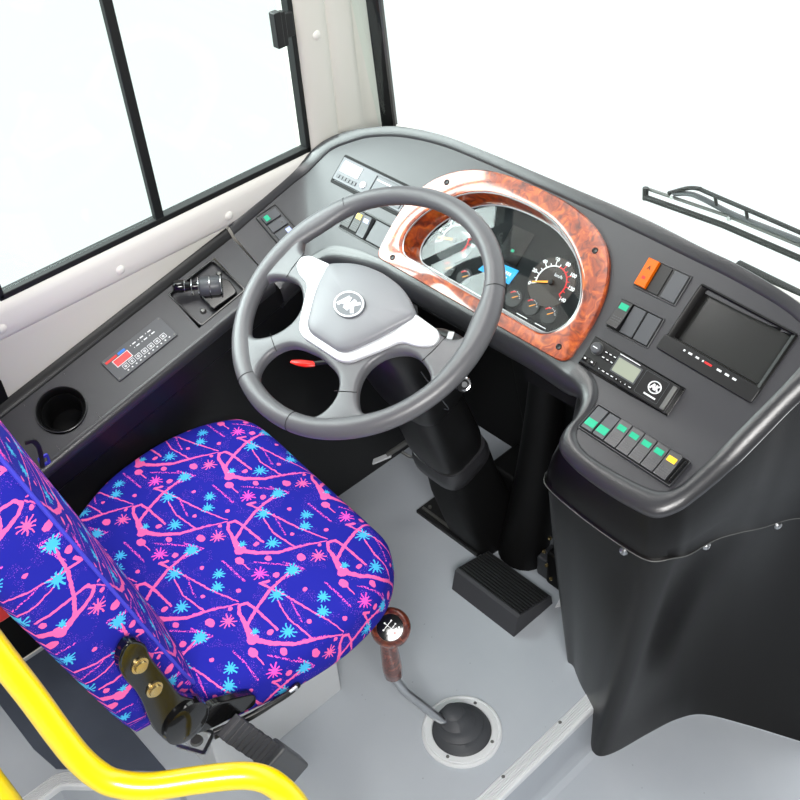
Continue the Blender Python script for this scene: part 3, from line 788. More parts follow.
def dial(x, y, r, a0, a1, nt, red_from, na, name, num=None, big=True, face='dial_face'):
    g_ = B().lathe([(0, .0012), (r*.97, .0012), (r, 0), (r, -.001)], 40, (x, y, ZF)).build(name, face, clu)
    def arc(f0, f1, rr, w):
        q = B(); P = []
        nn = max(6, int(40*(f1-f0)))
        o2, i2 = [], []
        for k in range(nn+1):
            a = radians(a0+(a1-a0)*(f0+(f1-f0)*k/nn)); o2.append((x+cos(a)*(rr+w/2), y+sin(a)*(rr+w/2))); i2.append((x+cos(a)*(rr-w/2), y+sin(a)*(rr-w/2)))
        q.prism(o2+i2[::-1], ZF+.0012, ZF+.0020); return q
    def ticks(f0, f1, q, n_):
        for k in range(n_+1):
            f = k/n_
            if f < f0-1e-6 or f > f1+1e-6: continue
            a = radians(a0+(a1-a0)*f); L = r*(.16 if k % 2 == 0 else .09)
            R = Matrix.Rotation(a, 3, 'Z'); q.box((x+cos(a)*(r*.66+L/2), y+sin(a)*(r*.66+L/2), ZF+.0017), (L, r*.035, .0006), R)
        return q
    if big:
        q = arc(0, red_from, r*.64, r*.05); ticks(0, red_from, q, nt); q.build('scale', 'dial_white', g_)
        q = arc(red_from, 1, r*.64, r*.05); ticks(red_from+.02, 1, q, nt); q.build('red_scale', 'dial_red', g_)
    else:
        q = B(); ticks(.25, 1, q, nt); q.build('scale', 'dial_white', g_)
        q = arc(0, .4, r*.70, r*.12); q.build('red_scale', 'dial_red', g_)
    if num:
        for k, t in enumerate(num):
            a = radians(a0+(a1-a0)*k/(len(num)-1)); text(g_, t, r*.20, (x+cos(a)*r*.90, y+sin(a)*r*.90, ZF+.0018), 'dial_white', 'numeral', bold=.0003)
    a = radians(na); nd = B(); L = r*(.78 if big else .6)
    c_, s_ = cos(a), sin(a)
    nd.prism([(x-s_*r*.045-c_*r*.1, y+c_*r*.045-s_*r*.1), (x+s_*r*.045-c_*r*.1, y-c_*r*.045-s_*r*.1), (x+c_*L+s_*r*.02, y+s_*L-c_*r*.02), (x+c_*L-s_*r*.02, y+s_*L+c_*r*.02)], ZF+.003, ZF+.0042)
    nd.build('needle', 'dial_orange', g_)
    if big: B().lathe([(0, .006), (r*.10, .005), (r*.12, .002)], 20, (x, y, ZF)).build('needle_hub', 'dial_face', g_)
    return g_
dial(.103, .1215, .0455, 206, -26, 14, .50, 203, 'speedometer', ['0', '20', '40', '60', '80', '100', '120', '140'], face='dial_glow')
text(clu, 'km/h', .0085, (.110, .136, ZF+.0018), 'dial_white', 'unit_lettering')
dial(-.120, .111, .0455, 206, -26, 14, .75, 195, 'rev_counter', ['0', '5', '10', '15', '20', '25', '30', '35'])
text(clu, 'r/min', .0080, (-.108, .130, ZF+.0018), 'dial_white', 'unit_lettering')
for x, y in ((-.103, .058), (-.061, .059), (.053, .068), (.092, .069), (.131, .071)):
    dial(x, y, .0165, 150, 20, 8, .5, 40, 'gauge', big=False)
B().prism([(-.042, .083), (-.030, .110), (.034, .114), (.030, .085)], ZF, ZF+.002).build('trip_display', 'lcd_blue', clu)
d = B()
for i in range(7): d.box((-.004+i*.0045, .101, ZF+.0022), (.0026, .006, .0004))
d.box((.008, .093, ZF+.0022), (.024, .003, .0004)); d.build('display_digits', 'dial_white', clu)
B().box((-.000, .150, ZF+.0006), (.05, .064, .0014)).build('warning_panel', 'gloss_black', clu)
B().box((.002, .140, ZF+.0018), (.006, .005, .0006)).build('warning_lamp', 'green_lens', clu)
for x, w_ in ((.086, .024), (.128, .024)):
    B().box((x, .0475, ZF+.0006), (w_, .0016, .0006)).build('white_legend', 'dial_white', clu)

# --- tachograph
ta = on_dash('tachograph', -.276, .129, 0, label='tachograph with white display behind the top of the steering wheel', cat='tachograph')
frame_ring(.206, .061, .006, -.002, .0015, 'mount_frame', 'deep_black', ta)
B().prism(rrect(0, .001, .193, .048, .002), -.004, .007).build('body', 'tacho_grey', ta, bevel=.0012)
B().box((-.062, .008, .0075), (.052, .023, .0014)).build('display', 'lcd_white', ta, bevel=.0004)
d = B()
for i in range(6): d.box((-.085+i*.0095, -.0135, .0078), (.0078, .0072, .0016))
d.build('button_row', 'grey_switch', ta, bevel=.0004)
B().lathe([(0, .0095), (.006, .0092), (.0075, .0075)], 20, (-.016, -.008, 0)).build('round_button', 'silver_paint', ta)
B().ring(rrect(.047, .002, .088, .040, .002), rrect(.047, .002, .084, .036, .002), .0065, .0085).build('drawer_frame', 'grey_switch', ta)
B().box((.047, -.006, .0082), (.07, .003, .001)).build('drawer_slot', 'black_plastic', ta)
B().box((.030, .013, .0078), (.04, .0025, .0006)).build('legend', 'white_print', ta)

# --- warning switch block below the tachograph
sb = on_dash('switch_panel', -.236, .053, 0, label='switch panel with two yellow lenses behind steering wheel, below the tachograph', cat='switch panel')
frame_ring(.128, .052, .003, -.002, .002, 'panel_frame', 'black_plastic', sb)
B().prism(rrect(0, 0, .124, .048, .002), -.003, .0003).build('panel_plate', 'deep_black', sb)
rocker(sb, -.050, .002, .021, .040, 'yellow_lens', .28, .24)
rocker(sb, -.027, .002, .021, .040, 'yellow_lens', .24, .26)
rocker(sb, -.002, -.001, .021, .042, 'blue_lens', .26, .18, m='grey_switch', H=.011)
rocker(sb, .036, 0, .042, .042, None, tilt=0, m='grey_switch', name='blank_cover', H=.007)

# --- switch block on the left end
ls = on_surface('switch_panel', -.405, .150, S, (.12, 1), .0015, label='switch panel with green lens at the window end of the dashboard', cat='switch panel')
# local x runs forward, local y towards the window
frame_ring(.050, .090, .0025, -.003, .002, 'panel_frame', 'black_plastic', ls)
B().prism(rrect(0, 0, .046, .086, .002), -.004, .0003).build('panel_plate', 'dash_plastic', ls)
for q, (yy, ln) in enumerate(((.027, 'green_lens'), (.004, None), (-.019, 'blue_lens'))):
    b = B(); w_, h_ = .019, .036; H_ = .006
    pr = [(-h_/2, 0), (-h_/2, H_*(1.1 if q == 0 else .7)), (0, H_*.6), (h_/2, H_*.7), (h_/2, 0)]
    n = len(pr)
    b.add([(a, yy-w_/2, z) for a, z in pr]+[(a, yy+w_/2, z) for a, z in pr], [tuple(range(n)), tuple(range(n, 2*n))[::-1]]+[(i, (i+1) % n, (i+1) % n+n, i+n) for i in range(n)])
    o = b.build('rocker_switch', 'grey_switch', ls, bevel=.0008)
    if ln:
        xx = -.009 if q == 0 else .010
        B().box((xx, yy, H_*.93 if q == 0 else H_*.66), (.010, .012, .0016)).build('lens', ln, o)
    else: B().box((.010, yy, H_*.7), (.003, .003, .001)).build('lens', 'gloss_black', o)

# --- amber switch block
am = on_dash('switch_panel', .354, .197, 0, label='switch panel with large amber lens beside the dashboard monitor', cat='switch panel')
frame_ring(.082, .054, .002, -.002, .002, 'panel_frame', 'rim_plastic', am)
B().prism(rrect(0, 0, .078, .050, .001), -.002, .0004).build('panel_plate', 'black_plastic', am)
a_ = rocker(am, -.0275, .001, .020, .047, None, tilt=0, m='amber_lens', H=.014, lab='amber rocker with warning mark')
text(a_, 'A', .010, (-.0275, .009, .0088), 'black_plastic', 'mark')
B().box((-.0275, -.008, .0087), (.006, .005, .0004)).build('mark', 'dial_red', a_)
rocker(am, -.005, 0, .022, .047, None, tilt=0, name='blank_cover', H=.004)
rocker(am, .024, 0, .026, .047, None, tilt=0, m='grey_switch', name='blank_cover', H=.005)

# --- single green switch block
gs = on_dash('switch_panel', .350, .120, 0, label='switch panel with one green lens between amber switch and radio', cat='switch panel')
frame_ring(.084, .054, .002, -.002, .002, 'panel_frame', 'rim_plastic', gs)
B().prism(rrect(0, 0, .080, .050, .001), -.002, .0004).build('panel_plate', 'deep_black', gs)
rocker(gs, -.0275, .001, .022, .047, 'green_lens', .28, .22, H=.012, tilt=-1, lens_w=.7)
rocker(gs, -.003, 0, .024, .047, None, tilt=0, m='grey_switch', name='blank_cover', H=.005)
rocker(gs, .025, 0, .026, .047, None, tilt=0, m='grey_switch', name='blank_cover', H=.005)

# --- radio
R_ = radians(-2.3)
ra = empty('radio', dpt(.3905, .0435, .0), EX*cos(R_)+EV*sin(R_), EV, label='black radio with grey display below the monitor', cat='radio')
B().prism(rrect(0, 0, .178, .054, .002), -.003, .0025).build('mount_frame', 'gloss_black', ra, bevel=.0008)
B().prism(rrect(0, .001, .170, .046, .002), .0, .011).build('faceplate', 'black_plastic', ra, bevel=.0014)
ZR = .0112
kb_ = B().lathe([(0, .008), (.0075, .008), (.009, .0065), (.009, 0)], 28, (-.069, .010, ZR)).build('volume_knob', 'grey_switch', ra)
B().box((-.069, .010, ZR+.0083), (.009, .0016, .0008)).build('pointer', 'white_print', kb_)
B().ring([(-.069+.0105*cos(k/28*2*pi), .010+.0105*sin(k/28*2*pi)) for k in range(28)], [(-.069+.0097*cos(k/28*2*pi), .010+.0097*sin(k/28*2*pi)) for k in range(28)], ZR-.001, ZR+.001).build('knob_ring', 'dull_metal', ra)
B().ring(rrect(-.006, .0045, .048, .028, .002), rrect(-.006, .0045, .043, .0235, .001), ZR-.001, ZR+.001).build('display_frame', 'grey_switch', ra)
B().box((-.006, .0045, ZR+.0003), (.043, .0235, .001)).build('display', 'lcd_grey', ra)
for j in range(2):
    for i in range(3): 
        k = B().box((-.051+i*.0085, .0125-j*.0095, ZR+.0006), (.0062, .005, .0018)).build('preset_button', 'gloss_black', ra, bevel=.0003)
        B().box((-.051+i*.0085, .0125-j*.0095, ZR+.0017), (.0040, .0014, .0004)).build('button_mark', 'white_print', k)
for i in range(2):
    k = B().box((-.076+i*.014, -.013, ZR+.001), (.012, .009, .003)).build('source_button', 'gloss_black', ra, bevel=.0006)
    B().box((-.077+i*.014, -.0125, ZR+.0027), (.0035, .0022, .0004)).build('button_mark', 'white_print', k)
for i in range(8):
    k = B().box((-.047+i*.0088, -.0155, ZR+.0004), (.0070, .0045, .0012)).build('tuning_button', 'gloss_black', ra, bevel=.0003)
    w_ = .0046 if i in (1, 2, 3, 7) else .0014
    B().box((-.047+i*.0088, -.0155, ZR+.0012), (w_, .0016, .0004)).build('button_mark', 'white_print', k)
B().box((-.010, .0215, ZR+.0002), (.040, .0014, .0004)).build('top_legend', 'white_print', ra)
B().ring(rrect(.045, .002, .044, .038, .002), rrect(.045, .002, .043, .037, .002), ZR-.0005, ZR+.0004).build('cover_outline', 'grey_switch', ra)
def oval(par, x, y, rx, ry, z, m, t=.18, name='emblem'):
    P = [(x+rx*cos(k/36*2*pi), y+ry*sin(k/36*2*pi)) for k in range(36)]; Q = [(x+rx*(1-t)*cos(k/36*2*pi), y+ry*(1-t)*sin(k/36*2*pi)) for k in range(36)]
    q = B(); q.ring(P, Q, z, z+.0006)
    # slanted interlocked letter strokes inside the oval
    def st(x0, y0, x1, y1, w):
        dx, dy = x1-x0, y1-y0; l = hypot(dx, dy); nx, ny = -dy/l*w/2, dx/l*w/2
        q.prism([(x+(x0)*rx+nx*rx, y+y0*ry+ny*ry), (x+x0*rx-nx*rx, y+y0*ry-ny*ry), (x+x1*rx-nx*rx, y+y1*ry-ny*ry), (x+x1*rx+nx*rx, y+y1*ry+ny*ry)], z, z+.0007)
    st(-.62, -.42, -.22, .48, .24); st(-.22, .48, -.02, -.42, .24); st(-.46, -.12, -.1, -.12, .18)
    st(.10, -.46, .22, .48, .24); st(.20, .0, .62, .46, .22); st(.24, .06, .60, -.46, .24)
    return q.build(name, m, par)
oval(ra, .050, .004, .0115, .010, ZR+.0004, 'white_print')
B().box((.050, -.0112, ZR+.0006), (.022, .0026, .0005)).build('maker_bar', 'white_print', ra)
B().box((.0785, .001, ZR+.0016), (.0075, .040, .003)).build('eject_bar', 'dull_metal', ra, bevel=.0008)

# --- monitor
R_ = radians(-3.0)
mo = empty('monitor', dpt(.4965, .1575, .0), EX*cos(R_)+EV*sin(R_), EV, label='dark screen monitor recessed in the right end of the dashboard', cat='monitor')
W, H = .172, .116
oo = rrect(0, 0, W, H, .004); ii = rrect(.002, .010, .147, .083, .002)
def zt_(x, y): return .0035
b = B(); rr = [[(x, y, -.001) for x, y in oo], [(x, y, .0025) for x, y in oo], [(x, y, .0045) for x, y in rrect(0, 0, W-.005, H-.005, .003)], [(x, y, .0035) for x, y in rrect(0, 0, W-.008, H-.008, .003)], [(x, y, .002) for x, y in rrect(.002, .010, .152, .088, .003)], [(x, y, -.010) for x, y in ii]]
b.grid(rr, closed=True); b.build('bezel', 'shell_plastic', mo)
B().box((.002, .010, -.0115), (.150, .088, .003)).build('screen', 'screen_glass', mo)
B().prism(roundpoly([(-.090, -.036), (.087, -.036), (.086, -.062), (-.090, -.062)], .006), -.001, .0055).build('button_bar', 'black_plastic', mo, bevel=.002)
for i, (x, w_, m_) in enumerate(((-.058, .003, 'white_print'), (-.047, .0065, 'white_print'), (-.034, .006, 'white_print'), (-.0235, .0025, 'white_print'), (-.014, .013, 'red_print'), (.006, .008, 'white_print'), (.020, .007, 'white_print'), (.033, .0065, 'white_print'))):
    B().box((x+.012, -.0435, .0058), (w_, .003, .0006)).build('red_mark' if m_ == 'red_print' else 'button_mark', m_, mo)

# --- seven-switch row on the pod
row_p = Vector((.462, .147, S(.462, .147)+.0005))
ey22 = Vector((0, 1, (S(.462, .157)-S(.462, .137))/.02)); 
R_ = radians(-2.6)
sr = empty('switch_panel', row_p, Vector((cos(R_), sin(R_), 0)), ey22, label='long switch row with green lenses and one yellow lens on pod', cat='switch panel')
frame_ring(.180, .051, .002, -.003, .0035, 'panel_frame', 'rim_plastic', sr)
B().prism(rrect(0, 0, .176, .047, .001), -.003, .0008).build('panel_plate', 'deep_black', sr)
for i in range(7):
    x = -.0755+i*.0238
    if i < 2: rocker(sr, x, .000, .0205, .043, 'green_lens', -.20, .30, tilt=0, lens_w=.9, m='grey_switch', H=.008+.001*i)
    else: rocker(sr, x, .0, .0225, .044, 'yellow_lens' if i == 6 else 'green_lens', .22, .20, H=.009, tilt=1, lens_w=.66, m='rim_plastic')
B().box((.0860, 0, .004), (.0045, .040, .006)).build('end_rib', 'gloss_black', sr, bevel=.001)

# ------------------------------------------------------------ STEERING WHEEL
TI = radians(25.43)
WC = Vector((.0171, .0078, .82)); 
sw = empty('steering_wheel', WC, (1, 0, 0), (0, cos(TI), sin(TI)), label='large grey four spoke steering wheel with silver insert and oval badge', cat='steering wheel')
RM = .2230
def gripr(a):    # thickness along the rim
    return .0152
b = B(); P = []; NR = 128; n = 20
rows = []
for k in range(NR):
    a = 2*pi*k/NR; er = Vector((cos(a), sin(a), 0)); ezz = Vector((0, 0, 1)); row = []
    deg = math.degrees(a)
    inw = 0
    for c_, wd in ((157, 14), (19, 13), (180, 9), (0, 9), (-128, 11), (-52, 11)):
        dd = (deg-c_+180) % 360-180; inw += math.exp(-(dd/wd)**2)*(.010 if c_ in (157, 19) else .004)
    for j in range(n):
        t = 2*pi*j/n; rr_ = .0165; q = rr_*cos(t)
        if q < 0: q -= inw*(-cos(t))
        row.append(er*(RM+q)+ezz*(sin(t)*.0155))
    rows.append(row)
b = B(); b.grid(rows+[rows[0]], closed=True); rim = b.build('rim', 'wheel_rubber', sw)
# seam rings on the rim
for dg in (142, 36, -113, -79):
    a = radians(dg); er = Vector((cos(a), sin(a), 0)); c_ = er*RM
    q = B(); q.tube([c_+er*(.0168*cos(t/24*2*pi))+Vector((0, 0, .0158*sin(t/24*2*pi))) for t in range(24)], .00055, 6, closed=True); q.build('seam_ring', 'deep_black', sw)
# spokes: side spokes and lower spokes as lofted arms around the openings
def arm(name, keys, m='wheel_rubber', th=.011):
    # keys: (centre x, y, z, half width) ; swept elliptical section
    P = cr([(k[0], k[1], k[2]) for k in keys], 26); Wd = cr([(k[3], k[4] if len(k) > 4 else th, 0) for k in keys], 26)
    q = B(); rows = []
    for i, p in enumerate(P):
        t = (P[min(i+1, 25)]-P[max(i-1, 0)]).normalized(); s_ = Vector((-t.y, t.x, 0)).normalized(); u = t.cross(s_)
        r = []
        for j in range(22):
            a = 2*pi*j/22; ca, sa = cos(a), sin(a)
            e = .62
            r.append(p+s_*(Wd[i].x*math.copysign(abs(ca)**e, ca))+u*(Wd[i].y*math.copysign(abs(sa)**e, sa)))
        rows.append(r)
    q.grid(rows, closed=True); n_ = 22; q.f.append(tuple(range(n_))); q.f.append(tuple(range(25*n_, 26*n_)))
    return q.build(name, m, sw, sub=1)
def plate2d(name, loops, ext, bev, m, par, z=0):
    cu = bpy.data.curves.new(name, 'CURVE'); cu.dimensions = '2D'; cu.fill_mode = 'BOTH'; cu.extrude = ext; cu.bevel_depth = bev; cu.bevel_resolution = 4; cu.offset = -bev
    for lp in loops:
        sp = cu.splines.new('POLY'); sp.points.add(len(lp)-1); sp.use_cyclic_u = True
        for i, p in enumerate(lp): sp.points[i].co = (p[0], p[1], 0, 1)
    t = bpy.data.objects.new('tmp', cu); COL.objects.link(t)
    me = bpy.data.meshes.new_from_object(t.evaluated_get(bpy.context.evaluated_depsgraph_get())); bpy.data.objects.remove(t)
    bm = bmesh.new(); bm.from_mesh(me); bmesh.ops.remove_doubles(bm, verts=bm.verts, dist=2e-5); bmesh.ops.recalc_face_normals(bm, faces=bm.faces); bm.to_mesh(me); bm.free()
    me.materials.clear(); me.materials.append(MATS[m])
    for p in me.polygons: p.use_smooth = True
    me.set_sharp_from_angle(angle=radians(50))
    o = bpy.data.objects.new(name, me); COL.objects.link(o); o.parent = par; o.location = (0, 0, z); return o
outer = [(.222*cos(radians(a)), .222*sin(radians(a))) for a in range(170, 371, 3)]
outer += [(p.x, p.y) for p in cr([(.198, .044, 0), (.184, .028, 0), (.160, .024, 0), (.120, .030, 0), (.06, .034, 0), (-.06, .034, 0), (-.120, .030, 0), (-.160, .024, 0), (-.184, .028, 0), (-.198, .044, 0)], 40)]
hr_ = [(.199, -.070), (.203, -.055), (.190, -.038), (.156, -.026), (.128, -.030), (.101, -.052), (.091, -.085), (.104, -.120), (.136, -.144), (.168, -.126)]
hb_ = [(-.080, -.180), (-.080, -.147), (-.058, -.120), (-.016, -.110), (.016, -.110), (.058, -.120), (.080, -.147), (.080, -.180), (.060, -.199), (0, -.207), (-.060, -.199)]
def smooth(P, n=70): return [(p.x, p.y) for p in cr([(x, y, 0) for x, y in P], n, closed=True)]
plate2d('spoke_frame', [outer, smooth(hr_), smooth([(-x, y) for x, y in hr_]), smooth(hb_)], .003, .008, 'wheel_rubber', sw, -.003)
# silver insert: V shaped frame
half = [(.105, .030), (.156, .026), (.169, .014), (.164, -.002), (.146, -.013), (.114, -.020), (.090, -.056), (.064, -.092), (.046, -.100)]
so = roundpoly(half+[(-x, y) for x, y in half[::-1]], .012, 4)
B().prism(so, .002, lambda x, y: .0125+.003*max(0, 1-abs(x)/.14)).build('silver_insert', 'silver_paint', sw, bevel=.003, seg=3)
# airbag style pad, domed
po = roundpoly([(-.108, .028), (-.060, .054), (0, .062), (.060, .054), (.108, .028), (.082, -.030), (.052, -.078), (.036, -.088), (-.036, -.088), (-.052, -.078), (-.082, -.030)], [.012, .05, .06, .05, .012, .02, .018, .02, .02, .018, .02], 6)
cx, cy = 0, -.012
rows = []
for k, z in ((1.0, .004), (1.0, .010), (.975, .0135), (.93, .0155), (.8, .0185), (.6, .0212), (.4, .0225), (.2, .023), (.02, .023)):
    rows.append([(cx+(x-cx)*k, cy+(y-cy)*k, z+.004+(.004 if y < 0 else 0)*(1 if k > .9 else k)) for x, y in po])
B().grid(rows, closed=True).build('hub_pad', 'hub_plastic', sw, ang=50)
em = B(); EXY = (.0, -.017)
P = [(EXY[0]+.0312*cos(k/40*2*pi), EXY[1]+.0240*sin(k/40*2*pi)) for k in range(40)]
em.prism(P, .024, .0312); badge = em.build('badge', 'badge_grey', sw, bevel=.0008)
oval(badge, EXY[0], EXY[1], .0300, .0228, .0311, 'white_print', .12, 'badge_relief')
# parting lines on spokes
for pts in (((-.172, .026, .0075), (-.170, -.005, .0083), (-.166, -.028, .0075)), ((.172, .026, .0075), (.170, -.005, .0083), (.166, -.028, .0075)), ((-.109, -.124, .0075), (-.090, -.134, .0083), (-.073, -.142, .0075)), ((.109, -.124, .0075), (.090, -.134, .0083), (.073, -.142, .0075))):
    q = B(); q.tube(cr(pts, 10), .0006, 6); q.build('parting_line', 'deep_black', sw)

# ------------------------------------------------------------ STEERING COLUMN
col_d = (Vector((.013, .0, .78))-Vector((-.040, .225, .34))).normalized()
co = empty('steering_column', (-.05, .29, 0), label='black steering column with shroud, lock and stalk rising from the floor', cat='steering column')
cO = Vector((-.05, .29, 0))
def kl(p): return Vector(p)-cO
def loft(secs, name, m, par, n=32, e=.55, sub=0):
    # secs: centre, half x, half y, with section plane perpendicular to axis between neighbours
    q = B(); rows = []; N = len(secs)
    for i, (c, hx, hy) in enumerate(secs):
        a = Vector(secs[max(i-1, 0)][0]); b2 = Vector(secs[min(i+1, N-1)][0]); t = (b2-a).normalized()
        s_ = Vector((1, 0, 0)); s_ = (s_-t*s_.dot(t)).normalized(); u = t.cross(s_)
        r = []
        for j in range(n):
            an = 2*pi*j/n; ca, sa = cos(an), sin(an)
            r.append(kl(Vector(c)+s_*(hx*math.copysign(abs(ca)**e, ca))+u*(hy*math.copysign(abs(sa)**e, sa))))
        rows.append(r)
    q.grid(rows, closed=True); q.f.append(tuple(range(n))); q.f.append(tuple(range((N-1)*n, N*n)))
    return q.build(name, m, par, sub=sub)
loft([((.014, .022, .785), .040, .040), ((.012, .040, .760), .075, .052), ((.012, .065, .715), .082, .062), ((.008, .095, .655), .085, .066), ((.002, .125, .59), .082, .068), ((-.004, .148, .535), .070, .062), ((-.006, .158, .51), .055, .050)], 'upper_shroud', 'black_plastic', co, sub=1)
loft([((-.002, .140, .54), .058, .055), ((-.010, .170, .46), .064, .060), ((-.020, .205, .37), .066, .062), ((-.026, .222, .325), .060, .056)], 'lower_shroud', 'black_plastic', co)
loft([((-.024, .22, .335), .066, .062), ((-.026, .226, .315), .070, .066), ((-.028, .232, .295), .070, .066), ((-.030, .238, .285), .060, .058)], 'collar', 'rim_plastic', co)
loft([((-.024, .240, .30), .056, .056), ((-.022, .262, .2), .060, .062), ((-.022, .295, .10), .064, .066), ((-.025, .335, .006), .068, .075)], 'floor_boot', 'deep_black', co, e=.4)
B().box(kl((-.075, .305, .006)), (.195, .115, .010)).build('floor_plate', 'black_plastic', co, bevel=.002)
B().box(kl((-.075, .262, .013)), (.180, .007, .006)).build('plate_rail', 'dull_metal', co, bevel=.001)
for x in (-.155, .0): B().lathe([(0, .006), (.004, .005), (.005, .0)], 6, kl((x, .275, .011))).build('plate_bolt', 'dull_metal', co)
# ribbed shroud edge line
q = B(); q.tube([kl(p) for p in cr([(.098, .052, .70), (.100, .085, .63), (.094, .115, .575), (.075, .120, .56)], 14)], .0012, 8); q.build('shroud_seam', 'grey_switch', co)
# lock with chrome key barrel, right of the column
lk = B().tube([kl(p) for p in ((.08, .125, .635), (.118, .112, .655), (.150, .100, .672))], .013, 24).build('lock_housing', 'black_plastic', co)
nrm_ = Vector((.75, -.45, .5)).normalized(); RR = nrm_.to_track_quat('Z', 'Y').to_matrix()
B().lathe([(.013, -.002), (.013, .004), (.011, .006), (.0085, .0055), (.0080, .003), (.0055, .003), (.005, .006), (0, .006)], 28, kl((.146, .103, .670)), RR).build('lock_barrel', 'chrome', co)
B().box(kl((.128, .122, .680)), (.008, .030, .014), Matrix.Rotation(radians(20), 3, 'X')).build('lock_tab', 'brushed_metal', co, bevel=.002)
# stalks
q = B(); q.tube([kl(p) for p in cr([(.06, .065, .752), (.11, .075, .775), (.145, .075, .785), (.172, .070, .79)], 16)], lambda t: .008+.004*min(1, t*2), 16, flat=.7); q.build('right_stalk', 'black_plastic', co)
B().box(kl((.155, .068, .7975)), (.010, .020, .002), Matrix.Rotation(radians(35), 3, 'Z')).build('stalk_mark', 'silver_paint', co, bevel=.0008)
q = B(); q.tube([kl(p) for p in cr([(-.05, .065, .752), (-.10, .075, .765), (-.145, .070, .770)], 14)], lambda t: .008+.003*min(1, t*2), 16, flat=.7); q.build('left_stalk', 'black_plastic', co)
q = B(); q.tube([kl(p) for p in ((-.02, .03, .68), (-.095, -.034, .663))], .004, 10); q.build('lever_rod', 'black_plastic', co)
q = B(); q.tube([kl(p) for p in cr([(-.088, -.030, .664), (-.100, -.040, .664), (-.114, -.047, .663), (-.128, -.052, .661)], 12)], lambda t: .003+.005*sin(pi*min(1, .2+t*.75)), 12, flat=.6); q.build('red_lever', 'red_cap', co, label='bright red lever tip seen through the wheel')
# bracket and linkage
q = B(); 
br0, br1 = Vector((-.200, .170, .205)), Vector((-.120, .235, .30))
q.tube([kl(br0.lerp(br1, t)) for t in (.25, 1)], .006, 8)
q.build('link_rod', 'dull_metal', co)
B().box(kl(br0.lerp(br1, .12)), (.050, .016, .004), Matrix.Rotation(radians(38), 3, 'Z') @ Matrix.Rotation(radians(-32), 3, 'Y')).build('link_plate', 'silver_paint', co, bevel=.001)
q = B(); q.tube([kl(p) for p in cr([(-.155, .205, .24), (-.13, .215, .235), (-.105, .235, .28), (-.08, .25, .30)], 12)], .0035, 8); q.build('link_spring', 'dull_metal', co)
q = B(); q.tube([kl(p) for p in ((-.12, .235, .30), (-.05, .26, .34))], .016, 10); q.build('link_body', 'black_plastic', co)

# ------------------------------------------------------------ PEDALS
pd = empty('accelerator_pedal', (.135, .2, 0), label='dark grey ribbed accelerator pedal wedge on the floor', cat='pedal')
def pl_(p): return (p[0]-.135, p[1]-.2, p[2])
y0, y1 = .142, .262
b = B(); X0, X1 = .044, .226
pr = [(.146, .0), (.158, .052), (.166, .055), (.262, .030), (.268, .0)]
n = len(pr)
b.add([pl_((X0, a, z)) for a, z in pr]+[pl_((X1, a, z)) for a, z in pr], [tuple(range(n)), tuple(range(n, 2*n))[::-1]]+[(i, (i+1) % n, (i+1) % n+n, i+n) for i in range(n)])
b.build('pedal_body', 'pedal_rubber', pd, bevel=.0015)
rb = B()
for i in range(11):
    y = .170+i*.0084; z = .0535-(y-.166)*.26
    rb.box(pl_((.135, y, z+.0018)), (.176, .0052, .004), Matrix.Rotation(radians(-14.6), 3, 'X'))
rb.build('ribs', 'black_plastic', pd, bevel=.0008)
# brake assembly: arm, bracket with bolts, air hose boots
bk = empty('brake_assembly', (.22, .32, 0), label='black brake valve bracket with small bolts behind accelerator pedal', cat='bracket')
def bl_(p): return (p[0]-.22, p[1]-.32, p[2])
q = B(); q.tube([bl_(p) for p in cr([(.10, .38, .62), (.10, .37, .4), (.095, .355, .2), (.085, .330, .0)], 14)], lambda t: .030+.026*t, 20); q.build('pedal_boot', 'deep_black', bk)
B().box(bl_((.035, .40, .09)), (.15, .10, .18)).build('brake_housing', 'deep_black', bk, bevel=.01)
B().box(bl_((.02, .44, .33)), (.09, .02, .40), Matrix.Rotation(radians(-12), 3, 'Y')).build('pedal_hanger', 'deep_black', bk, bevel=.004)
B().box(bl_((.225, .335, .05)), (.10, .07, .10)).build('valve_block', 'deep_black', bk, bevel=.008)
B().box(bl_((.170, .330, .03)), (.05, .05, .06)).build('foot_plate', 'boot_rubber', bk, bevel=.006)
q = B(); q.tube([bl_(p) for p in cr([(.20, .32, .10), (.21, .315, .2), (.22, .33, .32), (.22, .36, .45)], 14)], .007, 10); q.build('hose', 'black_plastic', bk)
for p in ((.185, .30, .15), (.178, .292, .11), (.188, .29, .075), (.205, .285, .05), (.250, .288, .035)):
    B().lathe([(0, .005), (.003, .0045), (.0045, .001), (.0045, 0)], 8, bl_(p), Matrix.Rotation(pi/2.4, 3, 'X')).build('bolt', 'brass', bk)
wd = B().prism([(.228, .290), (.237, .262), (.248, .282)], 0, .004).build('floor_arrow', 'white_print', bevel=.0005)
tag(wd, 'small white triangle marker on the floor right of the accelerator pedal', 'marker')

